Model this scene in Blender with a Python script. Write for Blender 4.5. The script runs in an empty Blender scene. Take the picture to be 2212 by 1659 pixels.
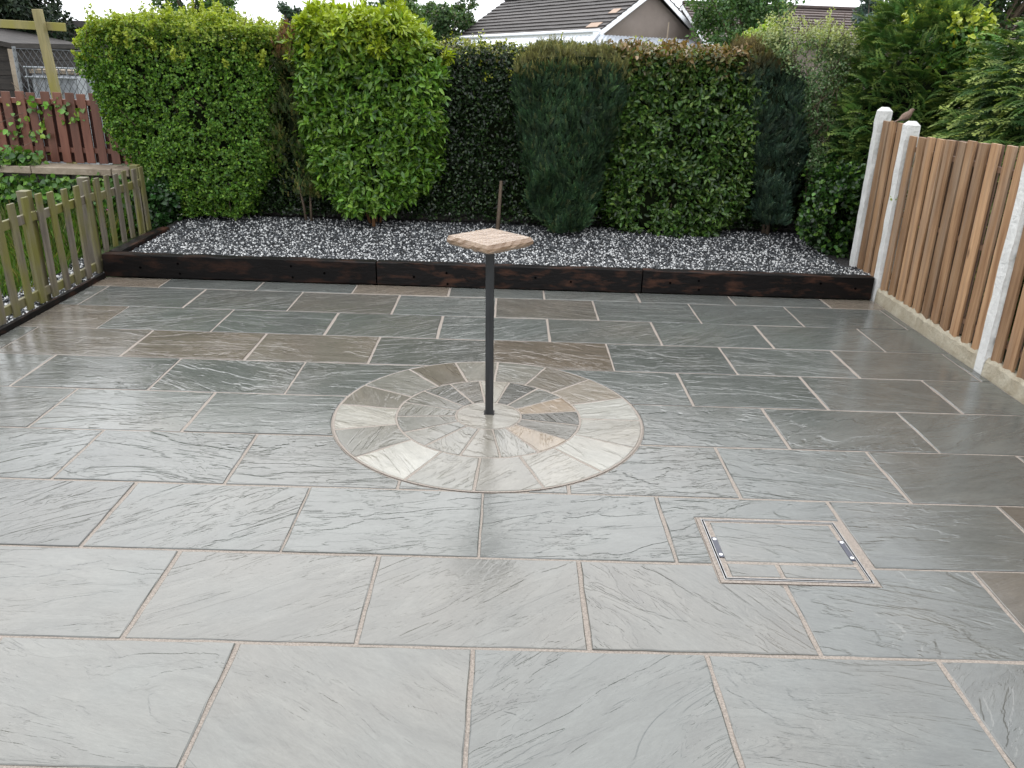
import bpy, bmesh, math, random
import numpy as np
from mathutils import Vector, Matrix, Quaternion
R = math.radians
scn = bpy.context.scene
col = scn.collection
rng = np.random.default_rng(7)
random.seed(7)

# ------------------------------------------------------------------ camera
CAM = np.array([0.08314, -2.54214, 2.15311])
CR = np.array([0.9994976, 0.00023324, 0.0316940])
CU = np.array([-0.02943136, 0.37794266, 0.92536109])
CF = np.array([0.0117627, 0.92582898, -0.37775964])
cam = bpy.data.cameras.new('camera'); cam.lens = 28.53; cam.sensor_width = 36; cam.clip_start = .05; cam.clip_end = 2000
cam_o = bpy.data.objects.new('camera', cam); col.objects.link(cam_o)
m = Matrix.Identity(4)
for i in range(3):
    m[i][0] = CR[i]; m[i][1] = CU[i]; m[i][2] = -CF[i]; m[i][3] = CAM[i]
cam_o.matrix_world = m
scn.camera = cam_o
FP = 1752.9   # focal length in survey units (photo read at 2212 px wide)

def ray(px, py):
    return CR*(px-1106)/FP + CU*(829.5-py)/FP + CF
def at(px, py, Y):           # the survey point on the upright plane at distance Y
    d = ray(px, py); return CAM + d*((Y-CAM[1])/d[1])
def atx(px, py, X):
    d = ray(px, py); return CAM + d*((X-CAM[0])/d[0])
def atz(px, py, z):
    d = ray(px, py); return CAM + d*((z-CAM[2])/d[2])

# ------------------------------------------------------------------ sky, sun, exposure
SUN_EL, SUN_AZ = R(50), R(-12)
w = bpy.data.worlds.new('World'); scn.world = w; w.use_nodes = True
nt = w.node_tree; nt.nodes.clear()
def N(nt, t, **k):
    n = nt.nodes.new(t)
    for a, v in k.items():
        if a == 'ins':
            for i, val in v.items(): n.inputs[i].default_value = val
        else: setattr(n, a, v)
    return n
out = N(nt, 'ShaderNodeOutputWorld'); bg = N(nt, 'ShaderNodeBackground', ins={'Strength': .12})
sky = N(nt, 'ShaderNodeTexSky', sky_type='NISHITA', sun_disc=False, sun_elevation=SUN_EL, sun_rotation=SUN_AZ, air_density=1.0, dust_density=4.0)
hs = N(nt, 'ShaderNodeHueSaturation', ins={'Saturation': .25, 'Value': .55})
tc = N(nt, 'ShaderNodeTexCoord')
sep = N(nt, 'ShaderNodeSeparateXYZ')
mr = N(nt, 'ShaderNodeMapRange', ins={1: 0.0, 2: 1.0, 3: 8.2, 4: 15.0})       # overcast: zenith brighter than the horizon
cn = N(nt, 'ShaderNodeTexNoise', ins={'Scale': 2.6, 'Detail': 5.0, 'Roughness': .55})
mp = N(nt, 'ShaderNodeMapping', ins={'Scale': (1, 1, 3)})
cr = N(nt, 'ShaderNodeMapRange', ins={1: .3, 2: .7, 3: .86, 4: 1.12})
mu = N(nt, 'ShaderNodeMath', operation='MULTIPLY')
vm = N(nt, 'ShaderNodeVectorMath', operation='SCALE'); vm.inputs[0].default_value = (.955, .985, 1.03)
mix = N(nt, 'ShaderNodeMix', data_type='RGBA'); mix.inputs[0].default_value = .88
L = nt.links.new
L(tc.outputs['Generated'], sep.inputs[0]); L(sep.outputs['Z'], mr.inputs[0])
L(tc.outputs['Generated'], mp.inputs[0]); L(mp.outputs[0], cn.inputs['Vector']); L(cn.outputs[0], cr.inputs[0])
L(mr.outputs[0], mu.inputs[0]); L(cr.outputs[0], mu.inputs[1]); L(mu.outputs[0], vm.inputs['Scale'])
L(sky.outputs[0], hs.inputs['Color']); L(hs.outputs[0], mix.inputs[6]); L(vm.outputs[0], mix.inputs[7])
L(mix.outputs[2], bg.inputs[0]); L(bg.outputs[0], out.inputs[0])

sl = bpy.data.lights.new('sun', 'SUN'); sl.energy = .65; sl.angle = R(60); sl.color = (1, .965, .91)
so = bpy.data.objects.new('sun', sl); col.objects.link(so)
sdir = Vector((math.sin(SUN_AZ)*math.cos(SUN_EL), math.cos(SUN_AZ)*math.cos(SUN_EL), math.sin(SUN_EL)))
so.rotation_euler = sdir.to_track_quat('Z', 'Y').to_euler(); so.location = (-4, 4, 12)
vs = scn.view_settings; vs.view_transform = 'Standard'; vs.look = 'None'; vs.gamma = 1; vs.exposure = 1.06

# ------------------------------------------------------------------ materials
MATS = {}
def newmat(name):
    mt = bpy.data.materials.new(name); mt.use_nodes = True
    t = mt.node_tree; b = t.nodes['Principled BSDF']; MATS[name] = mt
    return mt, t, b
def ramp(t, stops, interp='LINEAR'):
    n = t.nodes.new('ShaderNodeValToRGB'); e = n.color_ramp; e.interpolation = interp
    while len(e.elements) < len(stops): e.elements.new(.5)
    for x, (p, c) in zip(e.elements, stops): x.position = p; x.color = (*c, 1)
    return n
def coords(t, scale=(1, 1, 1), rnd=True, kind='Object'):
    tc = N(t, 'ShaderNodeTexCoord'); mp = N(t, 'ShaderNodeMapping', ins={'Scale': scale})
    t.links.new(tc.outputs[kind], mp.inputs[0])
    if rnd:
        oi = N(t, 'ShaderNodeObjectInfo'); s = N(t, 'ShaderNodeMath', operation='MULTIPLY', ins={1: 37.0})
        t.links.new(oi.outputs['Random'], s.inputs[0])
        cb = N(t, 'ShaderNodeCombineXYZ')
        for i in range(3): t.links.new(s.outputs[0], cb.inputs[i])
        t.links.new(cb.outputs[0], mp.inputs['Location'])
    return mp
def simple(name, c1, c2, scale=6, rough=.6, stretch=(1, 1, 1), bump=0., bscale=None, detail=6, metal=0, spec=.5, rough2=None, vary=0., lo=.3, hi=.7):
    mt, t, b = newmat(name); l = t.links.new
    mp = coords(t, stretch)
    nz = N(t, 'ShaderNodeTexNoise', ins={'Scale': scale, 'Detail': detail, 'Roughness': .62})
    l(mp.outputs[0], nz.inputs['Vector'])
    rp = ramp(t, [(lo, c1), (hi, c2)]); l(nz.outputs[0], rp.inputs[0])
    src = rp.outputs[0]
    if vary:
        oi = N(t, 'ShaderNodeObjectInfo'); mr = N(t, 'ShaderNodeMapRange', ins={3: 1-vary, 4: 1+vary}); l(oi.outputs['Random'], mr.inputs[0])
        vm = N(t, 'ShaderNodeVectorMath', operation='SCALE'); l(src, vm.inputs[0]); l(mr.outputs[0], vm.inputs['Scale']); src = vm.outputs[0]
    l(src, b.inputs['Base Color'])
    b.inputs['Roughness'].default_value = rough; b.inputs['Metallic'].default_value = metal; b.inputs['Specular IOR Level'].default_value = spec
    if rough2 is not None:
        mr = N(t, 'ShaderNodeMapRange', ins={1: .3, 2: .7, 3: rough, 4: rough2}); l(nz.outputs[0], mr.inputs[0]); l(mr.outputs[0], b.inputs['Roughness'])
    if bump:
        n2 = N(t, 'ShaderNodeTexNoise', ins={'Scale': bscale or scale*3, 'Detail': 5, 'Roughness': .65}); l(mp.outputs[0], n2.inputs['Vector'])
        bp = N(t, 'ShaderNodeBump', ins={'Distance': bump, 'Strength': 1}); l(n2.outputs[0], bp.inputs['Height']); l(bp.outputs[0], b.inputs['Normal'])
    return mt

def riven(name, grey, brown, relief=1.0, rough=(.16, .34), spec=.6):
    """wet riven sandstone; object colour: r tone, g warmth, b streak direction, a relief"""
    mt, t, b = newmat(name); l = t.links.new
    M = lambda op, a=None, b_=None, **k: _math(t, op, a, b_, **k)
    oi = N(t, 'ShaderNodeObjectInfo'); ge = N(t, 'ShaderNodeNewGeometry')
    sc = N(t, 'ShaderNodeSeparateColor'); l(oi.outputs['Color'], sc.inputs[0])
    ang = M('MULTIPLY', sc.outputs[2], 6.2832)
    off = M('MULTIPLY', oi.outputs['Random'], 91.0)
    vr = N(t, 'ShaderNodeVectorRotate', rotation_type='Z_AXIS'); l(ge.outputs['Position'], vr.inputs['Vector']); l(ang, vr.inputs['Angle'])
    ad = N(t, 'ShaderNodeVectorMath', operation='ADD'); l(vr.outputs[0], ad.inputs[0])
    cb = N(t, 'ShaderNodeCombineXYZ'); l(off, cb.inputs[0]); l(off, cb.inputs[1]); l(off, cb.inputs[2]); l(cb.outputs[0], ad.inputs[1])
    def noise(scl, scale, det, dist=0, rou=.5):
        mp = N(t, 'ShaderNodeMapping', ins={'Scale': scl}); l(ad.outputs[0], mp.inputs[0])
        n = N(t, 'ShaderNodeTexNoise', ins={'Scale': scale, 'Detail': det, 'Distortion': dist, 'Roughness': rou}); l(mp.outputs[0], n.inputs['Vector']); return n.outputs[0]
    def terr(src, k, lo):
        a = M('MULTIPLY', src, k); fl = M('FLOOR', a); fr = M('FRACT', a)
        s = N(t, 'ShaderNodeMapRange', interpolation_type='SMOOTHSTEP', ins={1: lo, 2: 1.0}); l(fr, s.inputs[0])
        return M('DIVIDE', M('ADD', fl, s.outputs[0]), k)
    n1 = noise((.6, 2.3, 1), 1.5, 5, .7, .56)
    n2 = noise((.8, 3.0, 1), 3.4, 4, .9, .6)
    n3 = noise((1, 3.2, 1), 26, 5, .3, .68)
    nb = noise((1, 1, 1), 2.2, 3, 0, .5)
    msk = N(t, 'ShaderNodeMapRange', ins={1: .40, 2: .60, 3: .12, 4: 1.0}); l(nb, msk.inputs[0])   # some of each face is split smooth
    st = M('MULTIPLY', msk.outputs[0], M('MULTIPLY', oi.outputs['Alpha'], .8), clamp=True)
    base = M('ADD', M('MULTIPLY', n3, .0009), M('MULTIPLY', nb, .0035))
    b0 = N(t, 'ShaderNodeBump', ins={'Distance': 1.0, 'Strength': 1.0}); l(base, b0.inputs['Height'])
    b1 = N(t, 'ShaderNodeBump', ins={'Distance': 1.0}); l(M('MULTIPLY', terr(n1, 8, .78), .021*relief), b1.inputs['Height']); l(M('MULTIPLY', oi.outputs['Alpha'], .75, clamp=True), b1.inputs['Strength']); l(b0.outputs[0], b1.inputs['Normal'])
    bp = N(t, 'ShaderNodeBump', ins={'Distance': 1.0}); l(M('MULTIPLY', terr(n2, 7, .70), .0105*relief), bp.inputs['Height']); l(st, bp.inputs['Strength']); l(b1.outputs[0], bp.inputs['Normal'])
    l(bp.outputs[0], b.inputs['Normal'])
    mixc = N(t, 'ShaderNodeMix', data_type='RGBA'); mixc.inputs[6].default_value = (*grey, 1); mixc.inputs[7].default_value = (*brown, 1)
    wv = M('ADD', sc.outputs[1], M('MULTIPLY', M('SUBTRACT', nb, .5), .5), clamp=True)
    l(wv, mixc.inputs[0])
    var = N(t, 'ShaderNodeMapRange', ins={1: .25, 2: .75, 3: .8, 4: 1.2}); l(n2, var.inputs[0])
    sp = N(t, 'ShaderNodeMapRange', ins={1: .3, 2: .7, 3: .88, 4: 1.1}); l(n3, sp.inputs[0])
    tone = M('MULTIPLY', M('MULTIPLY', M('MULTIPLY', sc.outputs[0], 2.0), var.outputs[0]), sp.outputs[0])
    vm = N(t, 'ShaderNodeVectorMath', operation='SCALE'); l(mixc.outputs[2], vm.inputs[0]); l(tone, vm.inputs['Scale'])
    l(vm.outputs[0], b.inputs['Base Color'])
    wet = noise((1, 1.6, 1), 1.1, 4, .4, .6)
    rr = N(t, 'ShaderNodeMapRange', ins={1: .35, 2: .65, 3: rough[0], 4: rough[1]}); l(wet, rr.inputs[0]); l(rr.outputs[0], b.inputs['Roughness'])
    b.inputs['IOR'].default_value = 1.5; b.inputs['Specular IOR Level'].default_value = spec
    return mt
def _math(t, op, a=None, b=None, clamp=False):
    n = N(t, 'ShaderNodeMath', operation=op, use_clamp=clamp)
    for i, v in enumerate((a, b)):
        if v is None: continue
        if isinstance(v, (int, float)): n.inputs[i].default_value = v
        else: t.links.new(v, n.inputs[i])
    return n.outputs[0]

riven('slab', (.075, .079, .073), (.105, .083, .062), 1.0, (.04, .21), .60)
riven('circle_stone', (.28, .272, .236), (.31, .222, .142), .8, (.08, .22), .42)
simple('mortar', (.125, .105, .088), (.27, .23, .195), 120, .75, bump=.004, bscale=160, detail=3)
simple('sleeper_dark', (.0045, .0037, .0035), (.034, .015, .009), 3.2, .4, (1, 3, 3), bump=.004, bscale=9, rough2=.6, spec=.12, lo=.5, hi=.75, detail=9)
simple('sleeper_brown', (.0045, .0036, .0034), (.055, .024, .014), 4, .42, (1, 3, 3), bump=.006, bscale=9, rough2=.65, spec=.15, lo=.50, hi=.72, detail=9)
simple('hole', (.001, .001, .001), (.0015, .0015, .0015), 4, 1.0, spec=0)
simple('black_metal', (.007, .0075, .008), (.02, .021, .023), 9, .42, (5, 5, .6), bump=.002, bscale=26)
simple('buff_stone', (.145, .085, .048), (.285, .205, .14), 7, .26, (1, 2, 3), bump=.007, bscale=16, rough2=.14)
simple('steel', (.20, .20, .20), (.34, .34, .34), 30, .4, metal=.7)
simple('key_plate', (.015, .017, .03), (.03, .033, .05), 20, .4)
simple('bolt_cap', (.7, .7, .7), (.8, .8, .8), 20, .35)
simple('concrete_white', (.50, .495, .475), (.62, .615, .59), 9, .6, bump=.012, bscale=34, detail=8)
simple('concrete_cream', (.22, .185, .125), (.36, .325, .25), 7, .65, bump=.010, bscale=40, detail=8)
simple('fence_board', (.14, .068, .030), (.345, .212, .115), 3.4, .5, (6, 6, .4), bump=.003, bscale=12, vary=.3, detail=8)
def knots(name):
    t = MATS[name].node_tree; l = t.links.new; b = t.nodes['Principled BSDF']; src = b.inputs['Base Color'].links[0].from_socket
    mp = coords(t, (4, 4, 1.6)); vo = N(t, 'ShaderNodeTexVoronoi', ins={'Scale': 1.3, 'Randomness': 1.0}); l(mp.outputs[0], vo.inputs['Vector'])
    mk = N(t, 'ShaderNodeMapRange', ins={1: .06, 2: .13, 3: .8, 4: 0.}); l(vo.outputs['Distance'], mk.inputs[0])
    mx = N(t, 'ShaderNodeMix', data_type='RGBA'); l(mk.outputs[0], mx.inputs[0]); l(src, mx.inputs[6]); mx.inputs[7].default_value = (.06, .028, .013, 1)
    # weathered grey streaks
    m2 = coords(t, (3, 3, .25)); n2 = N(t, 'ShaderNodeTexNoise', ins={'Scale': 4.0, 'Detail': 3}); l(m2.outputs[0], n2.inputs['Vector'])
    k2 = N(t, 'ShaderNodeMapRange', ins={1: .5, 2: .72, 3: 0., 4: .42}); l(n2.outputs[0], k2.inputs[0])
    m3 = N(t, 'ShaderNodeMix', data_type='RGBA'); l(k2.outputs[0], m3.inputs[0]); l(mx.outputs[2], m3.inputs[6]); m3.inputs[7].default_value = (.27, .225, .18, 1)
    l(m3.outputs[2], b.inputs['Base Color'])
knots('fence_board')
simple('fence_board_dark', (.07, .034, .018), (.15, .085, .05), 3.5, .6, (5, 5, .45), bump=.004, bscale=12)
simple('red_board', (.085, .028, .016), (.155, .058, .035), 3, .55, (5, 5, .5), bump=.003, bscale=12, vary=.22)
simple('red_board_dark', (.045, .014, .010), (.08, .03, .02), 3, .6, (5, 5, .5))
def mossy(name, a, b_, moss, lo=.45, hi=.62):
    mt, t, b = newmat(name); l = t.links.new
    mp = coords(t, (7, 7, .7)); nz = N(t, 'ShaderNodeTexNoise', ins={'Scale': 3.0, 'Detail': 8, 'Roughness': .65}); l(mp.outputs[0], nz.inputs['Vector'])
    rp = ramp(t, [(.3, a), (.7, b_)]); l(nz.outputs[0], rp.inputs[0])
    m2 = coords(t, (1, 1, .6)); n2 = N(t, 'ShaderNodeTexNoise', ins={'Scale': 3.2, 'Detail': 4}); l(m2.outputs[0], n2.inputs['Vector'])
    mk = N(t, 'ShaderNodeMapRange', ins={1: lo, 2: hi}); l(n2.outputs[0], mk.inputs[0])
    mx = N(t, 'ShaderNodeMix', data_type='RGBA'); l(mk.outputs[0], mx.inputs[0]); l(rp.outputs[0], mx.inputs[6]); mx.inputs[7].default_value = (*moss, 1)
    l(mx.outputs[2], b.inputs['Base Color']); b.inputs['Roughness'].default_value = .62
    bp = N(t, 'ShaderNodeBump', ins={'Distance': .004}); l(nz.outputs[0], bp.inputs['Height']); l(bp.outputs[0], b.inputs['Normal'])
    return mt
mossy('picket_wood', (.050, .040, .029), (.155, .132, .10), (.105, .098, .018), .38, .62)
mossy('green_timber', (.14, .12, .05), (.25, .21, .09), (.19, .17, .03))
simple('coping', (.17, .13, .09), (.30, .25, .19), 6, .7, bump=.01, bscale=22)
simple('old_wall', (.03, .025, .021), (.085, .072, .06), 8, .8, bump=.02, bscale=14)
simple('rubble', (.012, .010, .009), (.038, .032, .027), 9, .7, bump=.015, bscale=18, vary=.3)
simple('soil', (.014, .012, .012), (.032, .028, .026), 22, .8, bump=.02, bscale=40)
simple('grass_ground', (.035, .06, .015), (.07, .10, .03), 5, .9)
simple('far_ground', (.05, .07, .03), (.09, .10, .05), .6, .9)
simple('bark', (.045, .03, .02), (.12, .085, .055), 12, .8, (1, 1, .3), bump=.01)
simple('stem_orange', (.13, .06, .025), (.24, .13, .06), 9, .6, (1, 1, .2))
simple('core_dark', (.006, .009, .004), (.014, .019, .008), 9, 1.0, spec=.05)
simple('shed_wood', (.012, .010, .009), (.035, .029, .025), 4, .9, (1, 1, 8), bump=.006)
simple('galv', (.14, .15, .16), (.25, .26, .27), 12, .45, metal=.5)
simple('tank_white', (.20, .215, .23), (.31, .325, .345), 4, .5)
simple('wire', (.05, .055, .06), (.10, .105, .11), 12, .5, metal=.5)
simple('render_wall', (.17, .138, .117), (.22, .183, .158), 1.4, .9, bump=.01, bscale=60)
simple('white_upvc', (.72, .73, .74), (.8, .81, .82), 3, .35)
simple('roof_tile', (.022, .019, .018), (.052, .044, .041), 9, .75, (1, 1, 1), bump=.01, bscale=30, vary=.18)
simple('roof_tile_brown', (.045, .032, .028), (.085, .06, .053), 7, .8, vary=.2)
simple('tile_pale', (.26, .18, .13), (.34, .25, .19), 7, .8)
simple('corrugated', (.27, .295, .33), (.40, .43, .47), 4, .3, metal=.2)
simple('bird_brown', (.075, .045, .03), (.17, .11, .08), 60, .8, detail=4)
simple('bird_dark', (.02, .016, .014), (.035, .03, .026), 20, .5)
simple('pebble', (1, 1, 1), (1, 1, 1), 5)
def attrmat(name, rough, spec=.5, trans=.0, sat=1.0):
    mt, t, b = newmat(name); l = t.links.new
    a = N(t, 'ShaderNodeAttribute', attribute_name='Col'); l(a.outputs['Color'], b.inputs['Base Color'])
    b.inputs['Roughness'].default_value = rough; b.inputs['Specular IOR Level'].default_value = spec
    if trans:
        tr = N(t, 'ShaderNodeBsdfTranslucent'); vm = N(t, 'ShaderNodeVectorMath', operation='MULTIPLY'); vm.inputs[1].default_value = (1.25, 1.3, .55)
        l(a.outputs['Color'], vm.inputs[0]); l(vm.outputs[0], tr.inputs[0])
        mx = N(t, 'ShaderNodeMixShader', ins={0: trans}); l(b.outputs[0], mx.inputs[1]); l(tr.outputs[0], mx.inputs[2])
        l(mx.outputs[0], t.nodes['Material Output'].inputs[0])
    return mt
attrmat('leaf', .45, .3, .35); attrmat('leaf_glossy', .34, .38, .25); attrmat('needle', .6, .2, .15)
attrmat('pebbles', .35, .5); attrmat('petal', .5, .3, .3)

# ------------------------------------------------------------------ object helpers
def tag(o, label=None, cat=None, group=None, kind=None):
    if label: o['label'] = label
    if cat: o['category'] = cat
    if group: o['group'] = group
    if kind: o['kind'] = kind
    return o
def empty(name, loc=(0, 0, 0), rot=(0, 0, 0)):
    o = bpy.data.objects.new(name, None); col.objects.link(o); o.location = loc; o.rotation_euler = rot; o.empty_display_size = .1
    return o
def link(name, me, mat, parent=None, smooth=False):
    o = bpy.data.objects.new(name, me); col.objects.link(o)
    if mat: me.materials.append(MATS[mat])
    if parent: o.parent = parent
    if smooth: me.polygons.foreach_set('use_smooth', [True]*len(me.polygons))
    return o
def fast_mesh(name, V, F):
    """V (n,3), F (m,k) constant k"""
    me = bpy.data.meshes.new(name); F = np.asarray(F, np.int32); V = np.asarray(V, np.float32)
    me.vertices.add(len(V)); me.vertices.foreach_set('co', V.ravel())
    k = F.shape[1]; me.loops.add(F.size); me.loops.foreach_set('vertex_index', F.ravel())
    me.polygons.add(len(F)); me.polygons.foreach_set('loop_start', np.arange(len(F), dtype=np.int32)*k)
    me.update(calc_edges=True); me.validate(); return me
def colour(me, C):
    a = me.color_attributes.new('Col', 'FLOAT_COLOR', 'POINT')
    C4 = np.ones((len(C), 4), np.float32); C4[:, :3] = C; a.data.foreach_set('color', C4.ravel())

class MB:
    def __init__(s): s.v = []; s.f = []
    def add(s, v, f):
        b = len(s.v); s.v += [tuple(x) for x in v]; s.f += [tuple(i+b for i in q) for q in f]; return s
    def box(s, x0, x1, y0, y1, z0, z1, M=None):
        v = [(x, y, z) for z in (z0, z1) for y in (y0, y1) for x in (x0, x1)]
        if M is not None: v = [tuple(M @ Vector(p)) for p in v]
        return s.add(v, [(0, 2, 3, 1), (4, 5, 7, 6), (0, 1, 5, 4), (2, 6, 7, 3), (0, 4, 6, 2), (1, 3, 7, 5)])
    def tube(s, pts, rad, n=6):
        pts = [Vector(p) for p in pts]; rs = rad if isinstance(rad, (list, tuple)) else [rad]*len(pts); b = len(s.v)
        for i, p in enumerate(pts):
            d = (pts[min(i+1, len(pts)-1)]-pts[max(i-1, 0)]).normalized()
            a = d.orthogonal().normalized() if abs(d.z) > .9 else d.cross(Vector((0, 0, 1))).normalized(); c = d.cross(a)
            for k in range(n):
                t = 2*math.pi*k/n; s.v.append(tuple(p+(a*math.cos(t)+c*math.sin(t))*rs[i]))
        for i in range(len(pts)-1):
            for k in range(n):
                k2 = (k+1) % n; s.f.append((b+i*n+k, b+i*n+k2, b+(i+1)*n+k2, b+(i+1)*n+k))
        s.f.append(tuple(b+k for k in reversed(range(n)))); s.f.append(tuple(b+(len(pts)-1)*n+k for k in range(n)))
        return s
    def build(s, name, mat, parent=None, smooth=False, bevel=0):
        me = bpy.data.meshes.new(name); me.from_pydata(s.v, [], s.f); me.update()
        if bevel:
            bm = bmesh.new(); bm.from_mesh(me)
            bmesh.ops.bevel(bm, geom=[e for e in bm.edges], offset=bevel, segments=1, affect='EDGES', profile=.6); bm.to_mesh(me); bm.free()
        return link(name, me, mat, parent, smooth)
def box(name, mat, parent, b, bevel=0): return MB().box(*b).build(name, mat, parent, bevel=bevel)

def rough_timber(name, mat, parent, L, W, H, seg=14, jit=.004, cham=.006):
    """sawn timber along +X with worn, uneven arrises (origin at one end, base)"""
    prof = [(-W/2+cham, 0), (W/2-cham, 0), (W/2, cham), (W/2, H-cham), (W/2-cham, H), (-W/2+cham, H), (-W/2, H-cham), (-W/2, cham)]
    v = []; f = []; n = len(prof)
    for i in range(seg+1):
        for (y, z) in prof:
            v.append((L*i/seg + (random.uniform(-jit, jit) if 0 < i < seg else 0), y+random.uniform(-jit, jit), max(0, z+random.uniform(-jit, jit)) if z > .001 else 0))
    for i in range(seg):
        for k in range(n): f.append((i*n+k, (i+1)*n+k, (i+1)*n+(k+1) % n, i*n+(k+1) % n))
    f.append(tuple(range(n))); f.append(tuple(reversed(range(seg*n, seg*n+n))))
    return MB().add(v, f).build(name, mat, parent)

# smooth value noise for shaping foliage
def vnoise(p, seed=0):
    p = np.asarray(p, float); i = np.floor(p).astype(np.int64); f = p-i; f = f*f*(3-2*f)
    def h(a):
        n = (a[:, 0]*374761393 + a[:, 1]*668265263 + a[:, 2]*2147483647 + seed*144665) & 0xffffffff
        n = ((n ^ (n >> 13))*1274126177) & 0xffffffff; n = n ^ (n >> 16); return (n & 0xffff)/65535.
    r = 0
    for dx in (0, 1):
        for dy in (0, 1):
            for dz in (0, 1):
                wgt = (f[:, 0] if dx else 1-f[:, 0])*(f[:, 1] if dy else 1-f[:, 1])*(f[:, 2] if dz else 1-f[:, 2])
                r = r + wgt*h(i+np.array([dx, dy, dz]))
    return r
def norm(a): return a/np.maximum(np.linalg.norm(a, axis=-1, keepdims=True), 1e-9)

# ------------------------------------------------------------------ ground
g = fast_mesh('ground', [(-400, -60, -.25), (400, -60, -.25), (400, 700, -.25), (-400, 700, -.25)], [(0, 1, 2, 3)])
tag(link('ground', g, 'far_ground'), kind='structure')
lw = fast_mesh('lawn', [(-14, -3, -.03), (-3.72, -3, -.03), (-3.72, 7.5, -.03), (-14, 7.5, -.03)], [(0, 1, 2, 3)])
tag(link('lawn', lw, 'grass_ground'), kind='structure')

# ------------------------------------------------------------------ patio
PXW, PYW = .912, .610
XL, XR, YF = -3.81, 3.72, 5.20
pat = link('patio', fast_mesh('patio', [(XL, -2.6, -.0045), (XR, -2.6, -.0045), (XR, YF, -.0045), (XL, YF, -.0045)], [(0, 1, 2, 3)]), 'mortar')
tag(pat, kind='structure')

def slab_mesh(poly, jit=.0022, th=.03, step=.09, tilt=None, ztop=0., inset=.004):
    """poly: list of (x,y) ccw; hand-dressed edge, small arris, true thickness"""
    pts = []
    n = len(poly)
    for i in range(n):
        a = Vector(poly[i]); b = Vector(poly[(i+1) % n]); d = b-a; k = max(1, int(d.length/step)); nn = Vector((d.y, -d.x)).normalized() if d.length else Vector((0, 0))
        for j in range(k):
            p = a+d*(j/k); q = random.uniform(-jit, jit) if j else 0
            pts.append(p+nn*q)
    # drop near-duplicates
    P = []
    for p in pts:
        if not P or (p-P[-1]).length > .004: P.append(p)
    if (P[0]-P[-1]).length < .004: P.pop()
    m_ = len(P); cx = sum(p.x for p in P)/m_; cy = sum(p.y for p in P)/m_
    tx, ty = tilt or (0, 0)
    zf = lambda p: ztop+(p.x-cx)*tx+(p.y-cy)*ty
    v = []; f = []
    for i, p in enumerate(P):
        a = P[i-1]; b = P[(i+1) % m_]; d = (b-a).normalized(); nn = Vector((-d.y, d.x))
        q = p+nn*(inset*random.uniform(.6, 1.6))
        v += [(q.x, q.y, zf(q)), (p.x, p.y, zf(p)-.003*random.uniform(.5, 1.5)), (p.x, p.y, zf(p)-th)]
    f.append(tuple(i*3 for i in range(m_)))
    for i in range(m_):
        j = (i+1) % m_
        f.append((i*3+1, j*3+1, j*3, i*3)); f.append((i*3+2, j*3+2, j*3+1, i*3+1))
    me = bpy.data.meshes.new('paving_slab'); me.from_pydata(v, [], f); me.update(); return me

CC = Vector((0.0, 2.185)); RO, RI, RC = .965, .578, .203
def minus_disc(rect, c, r):
    x0, x1, y0, y1 = rect; per = []
    cs = [(x0, y0), (x1, y0), (x1, y1), (x0, y1)]
    for i in range(4):
        a = Vector(cs[i]); b = Vector(cs[(i+1) % 4])
        k = max(2, int((b-a).length/.004))
        per += [a+(b-a)*(j/k) for j in range(k)]
    ins = [(p-c).length < r for p in per]
    if not any(ins): return [cs]
    if all(ins): return []
    st = next(i for i in range(len(per)) if ins[i-1] and not ins[i])
    runs = []; cur = []
    for k in range(len(per)):
        i = (st+k) % len(per)
        if ins[i]:
            if cur: runs.append(cur); cur = []
        else: cur.append(per[i])
    if cur: runs.append(cur)
    res = []
    for run in runs:
        # keep corners and ends only, then the arc back
        keep = [run[0]]+[p for p in run[1:-1] if any((p-Vector(q)).length < 1e-6 for q in cs)]+[run[-1]]
        a0 = math.atan2(run[-1].y-c.y, run[-1].x-c.x); a1 = math.atan2(run[0].y-c.y, run[0].x-c.x)
        d = (a1-a0+math.pi) % (2*math.pi)-math.pi
        k = max(2, int(abs(d)*r/.03))
        arc = [Vector((c.x+r*math.cos(a0+d*j/k), c.y+r*math.sin(a0+d*j/k))) for j in range(1, k)]
        poly = [(p.x, p.y) for p in keep+arc]
        area = .5*sum(poly[i-1][0]*poly[i][1]-poly[i][0]*poly[i-1][1] for i in range(len(poly)))
        if abs(area) > .0012: res.append(poly)
    return res
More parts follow.
